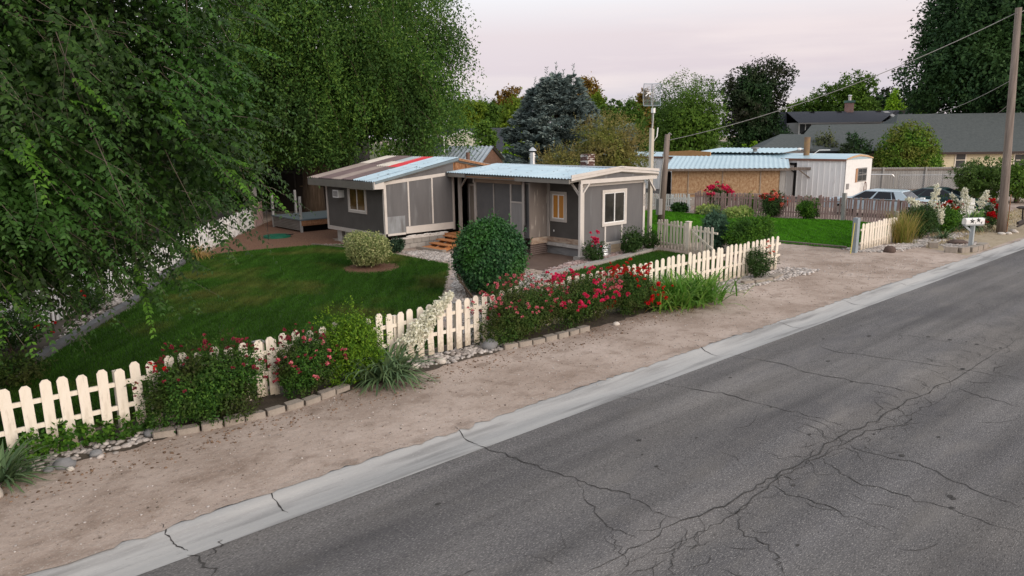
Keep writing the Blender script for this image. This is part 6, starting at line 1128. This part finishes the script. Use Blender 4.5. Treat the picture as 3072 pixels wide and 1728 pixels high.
# --- blue spruce
x, y, _ = at(1668, 400, 54); zt_ = at(1668, 225, 54)[2]; t = thing_w('blue_spruce', 'broad blue-grey spruce with several pointed tops behind the home', 'spruce', x, y)
MB().tube([(0, 0, 0), (0, 0, zt_ * .9)], [.4, .08], 9).build('trunk', M_barkT, t, True); Vs = []; b = MB()
tops = [(0, 0, zt_, 4.4, 0), (-1.5, .4, zt_ - .9, 1.3, 5), (-2.5, .2, zt_ - 2.6, 1.3, 4.0), (1.2, -.3, zt_ - .1, 1.2, 5.5), (2.3, .3, zt_ - 2.0, 1.5, 4.0), (-.7, -.6, zt_ - .3, 1.0, 6), (.5, -.5, zt_ - .5, 1.0, 6)]
for (tx, ty, tz, R_, z0) in tops:
    nb_ = int(430 * (R_ / 4.4) ** 1.1)
    for i in range(nb_):
        f_ = (i + RNG.random()) / nb_; z = max(.5, z0) + (tz - max(.5, z0)) * f_ ** .85; rad = R_ * (1 - f_) ** .8 * RNG.uniform(.68, 1.12) + .15; a_ = RNG.random() * 6.28
        if math.sin(a_) > .55 and RNG.random() < .7: continue
        dr = np.array([math.cos(a_), math.sin(a_), 0]); k = max(6, int(rad * 16)); sp = np.linspace(.25, 1, k); base = np.array([tx, ty, z]); pp = base + dr * (rad * sp)[:, None]; pp[:, 2] += -.35 * rad * sp * .55 + .30 * rad * sp ** 2.2
        sidev = np.array([-math.sin(a_), math.cos(a_), 0]); wsp = (.10 + .32 * (1 - sp)) * rad * .55
        for rep in range(3):
            q = pp + sidev * (RNG.uniform(-1, 1, k) * wsp)[:, None] + RNG.normal(size=(k, 3)) * .04; D = unit(dr * .8 + sidev * RNG.uniform(-1, 1, k)[:, None] * .8 + np.array([0, 0, .18]) + RNG.normal(size=(k, 3)) * .2); Vs.append(leaf_quads(q, D, unit(np.array([0, -.6, .6]) + rdir(k) * .8), np.full(k, .36), np.full(k, .11)))
for (tx, ty, tz, R_, z0) in tops:                                        # leaders
    P = np.array([tx, ty, tz]) + np.array([0, 0, 1.0]) * np.linspace(-.6, .75, 16)[:, None]; Vs += [leaf_quads(P, unit(np.array([0, 0, .8]) + rdir(16) * .8), rdir(16), np.full(16, .2), np.full(16, .06)) for _ in range(2)]
leaf_object('crown', Vs, TM['spruce'], t)
# --- the rest of the skyline
ftree('feathery_tree', 'feathery olive shrub-tree with pinkish tips right of the blue spruce', 1828, 290, 345, 43, 'tam', 13000, 18, ln=.15, bottom=.5, clump=14, spiky=30, wd=.3)
ftree('feathery_tree', 'lower feathery olive shrub in front of the blue spruce foot', 1665, 230, 432, 42, 'tam', 6000, 12, ln=.15, bottom=.4, clump=14, spiky=16, wd=.3)
ftree('small_spruce', 'small pale blue spruce peeping above the feathery tree', 1868, 110, 345, 60, 'spruce', 1800, 8, ln=.3, clump=10, wd=.25)
ftree('young_tree', 'young bright green tree in front of the cream gabled house', 1455, 92, 338, 64, 'mid', 3200, 10, clump=16); ftree('young_tree', 'narrow yellow-green young tree right of the cream gabled house', 1528, 40, 372, 66, 'bright', 900, 6)
sk = [('leafy_tree', 'yellow-green tree directly right of the weeping elm', 1400, 130, 282, 100, 'yel', 3600), ('leafy_tree', 'green tree behind the cream gabled house', 1470, 140, 292, 108, 'mid', 3600), ('leafy_tree', 'rust-topped tree left of the blue spruce', 1530, 120, 254, 118, 'rust', 3000), ('leafy_tree', 'yellow-green tree touching the left side of the blue spruce', 1545, 120, 278, 100, 'yel', 3200),
 ('leafy_tree', 'tall orange-brown tree rising behind the blue spruce', 1765, 125, 214, 128, 'rust', 3600), ('leafy_tree', 'golden-green tree below the orange-brown one', 1790, 90, 262, 112, 'yel', 2200), ('leafy_tree', 'mid green tree right of the blue spruce', 1825, 110, 292, 100, 'mid', 2800), ('leafy_tree', 'rounded olive tree behind the mesh dish antenna', 1890, 120, 288, 92, 'mid', 3200), ('leafy_tree', 'brownish tree just behind the mesh dish', 1930, 80, 258, 120, 'rust', 1800),
 ('leafy_tree', 'leafy green tree behind the navy-roofed house', 2450, 190, 262, 128, 'mid', 3600), ('leafy_tree', 'taller green tree behind the brick chimney', 2548, 190, 226, 124, 'mid', 4600), ('leafy_tree', 'green tree right of the brick chimney', 2640, 120, 246, 126, 'maple', 2600), ('leafy_tree', 'bright lime tree right of the brick chimney', 2678, 80, 258, 108, 'bright', 2000), ('leafy_tree', 'green tree against the big dark tree', 2745, 120, 262, 118, 'mid', 2400),
 ('leafy_tree', 'distant green tree behind the rounded olive tree', 1985, 140, 285, 130, 'mid', 2200), ('leafy_tree', 'distant yellow-green tree left of the dark maple', 2390, 110, 300, 130, 'yel', 1600), ('leafy_tree', 'distant dark tree left of the rust-topped tree', 1460, 160, 300, 135, 'maple', 2200)]
for nm, lb_, cx_, w_, tp_, dp_, lm_, n_ in sk: ftree(nm, lb_, cx_, w_, tp_, dp_, lm_, int(n_ * 2.5), group=None)
ftree('conifer_tree', 'feathery green tree with thin bare shoots on top, right of the antenna', 2068, 280, 262, 76, 'mid', 16000, 20, clump=14, spiky=34, shape=1.5, wd=.4); ftree('maple_tree', 'tall dark maple with ragged outline in the middle distance', 2250, 268, 174, 84, 'maple', 18000, 26, clump=26)
ftree('big_tree', 'massive dark tree with layered branches at upper right behind the grey roof', 2985, 640, -90, 74, 'big', 56000, 34, ln=.36, bottom=4.5, clump=24, shape=.8)
ftree('shrub_tree', 'half-bare greyish shrub behind the white trailer roof', 2475, 110, 382, 61, 'grey', 1800, 8, cat='shrub', bottom=.6, clump=12); ftree('shrub_tree', 'dark green shrub beside the vine-covered mound', 2575, 120, 392, 58, 'maple', 2400, 8, cat='shrub', bottom=.4)
ftree('shrub_tree', 'lime green saplings left of the small grey roof', 2262, 70, 420, 66, 'bright', 800, 6, cat='shrub', bottom=1)
x, y, _ = at(2722, 470, 57); zt_ = at(2722, 366, 57)[2]; t = thing_w('vine_mound', 'tall rounded mound of green vine over a hidden frame beside the yellow house', 'vine', x, y)
leaf_object('foliage', [blob_leaves([(0, 0, zt_ * .42, 2.35, 2.0, zt_ * .58), (-.9, -.2, zt_ * .35, 1.5, 1.6, zt_ * .42), (.9, 0, zt_ * .33, 1.6, 1.6, zt_ * .4)], 13000, .17, .7, .88, 0, .7, zmin=.2, up=.2), blob_leaves([(0, 0, zt_ * .4, 1.7, 1.5, zt_ * .5)], 3000, .3, .7, .7, 0, zmin=.1)], LM['vine'], t); MB().tube([(0, 0, 0), (0, 0, zt_ * .7)], [.2, .1], 8).build('trunk', M_barkT, t)
ftree('shrub_tree', 'loose grey-green shrub in front of the tall board fence', 2950, 200, 478, 47, 'dark2', 6500, 12, cat='shrub', bottom=.2, ln=.13); ftree('shrub_tree', 'bright green rounded shrub right of the utility pole', 3075, 210, 482, 46, 'mid', 6500, 10, cat='shrub', bottom=.2, ln=.13)
t = thing('lily_clump', 'green strap-leaved clump beyond the utility pole', 'plant', 41.9, 11.9); leafy_blades(t, 'leaves', 220, .9, .05, 'iris', (.8, .3), .02, .9, (.4, 1.4), .1)

wl = [(x_, 150 + RNG.normal() * 6, 2.5 + 1.5 * RNG.random(), 7, 5, 3.5 + 1.5 * RNG.random()) for x_ in np.arange(-110, 170, 6.0)]
wo_ = leaf_object('woods', [blob_leaves(wl, 26000, .75, .7, .7, 20, zmin=.1)], TM['mid'], None); tag(wo_, kind='stuff')
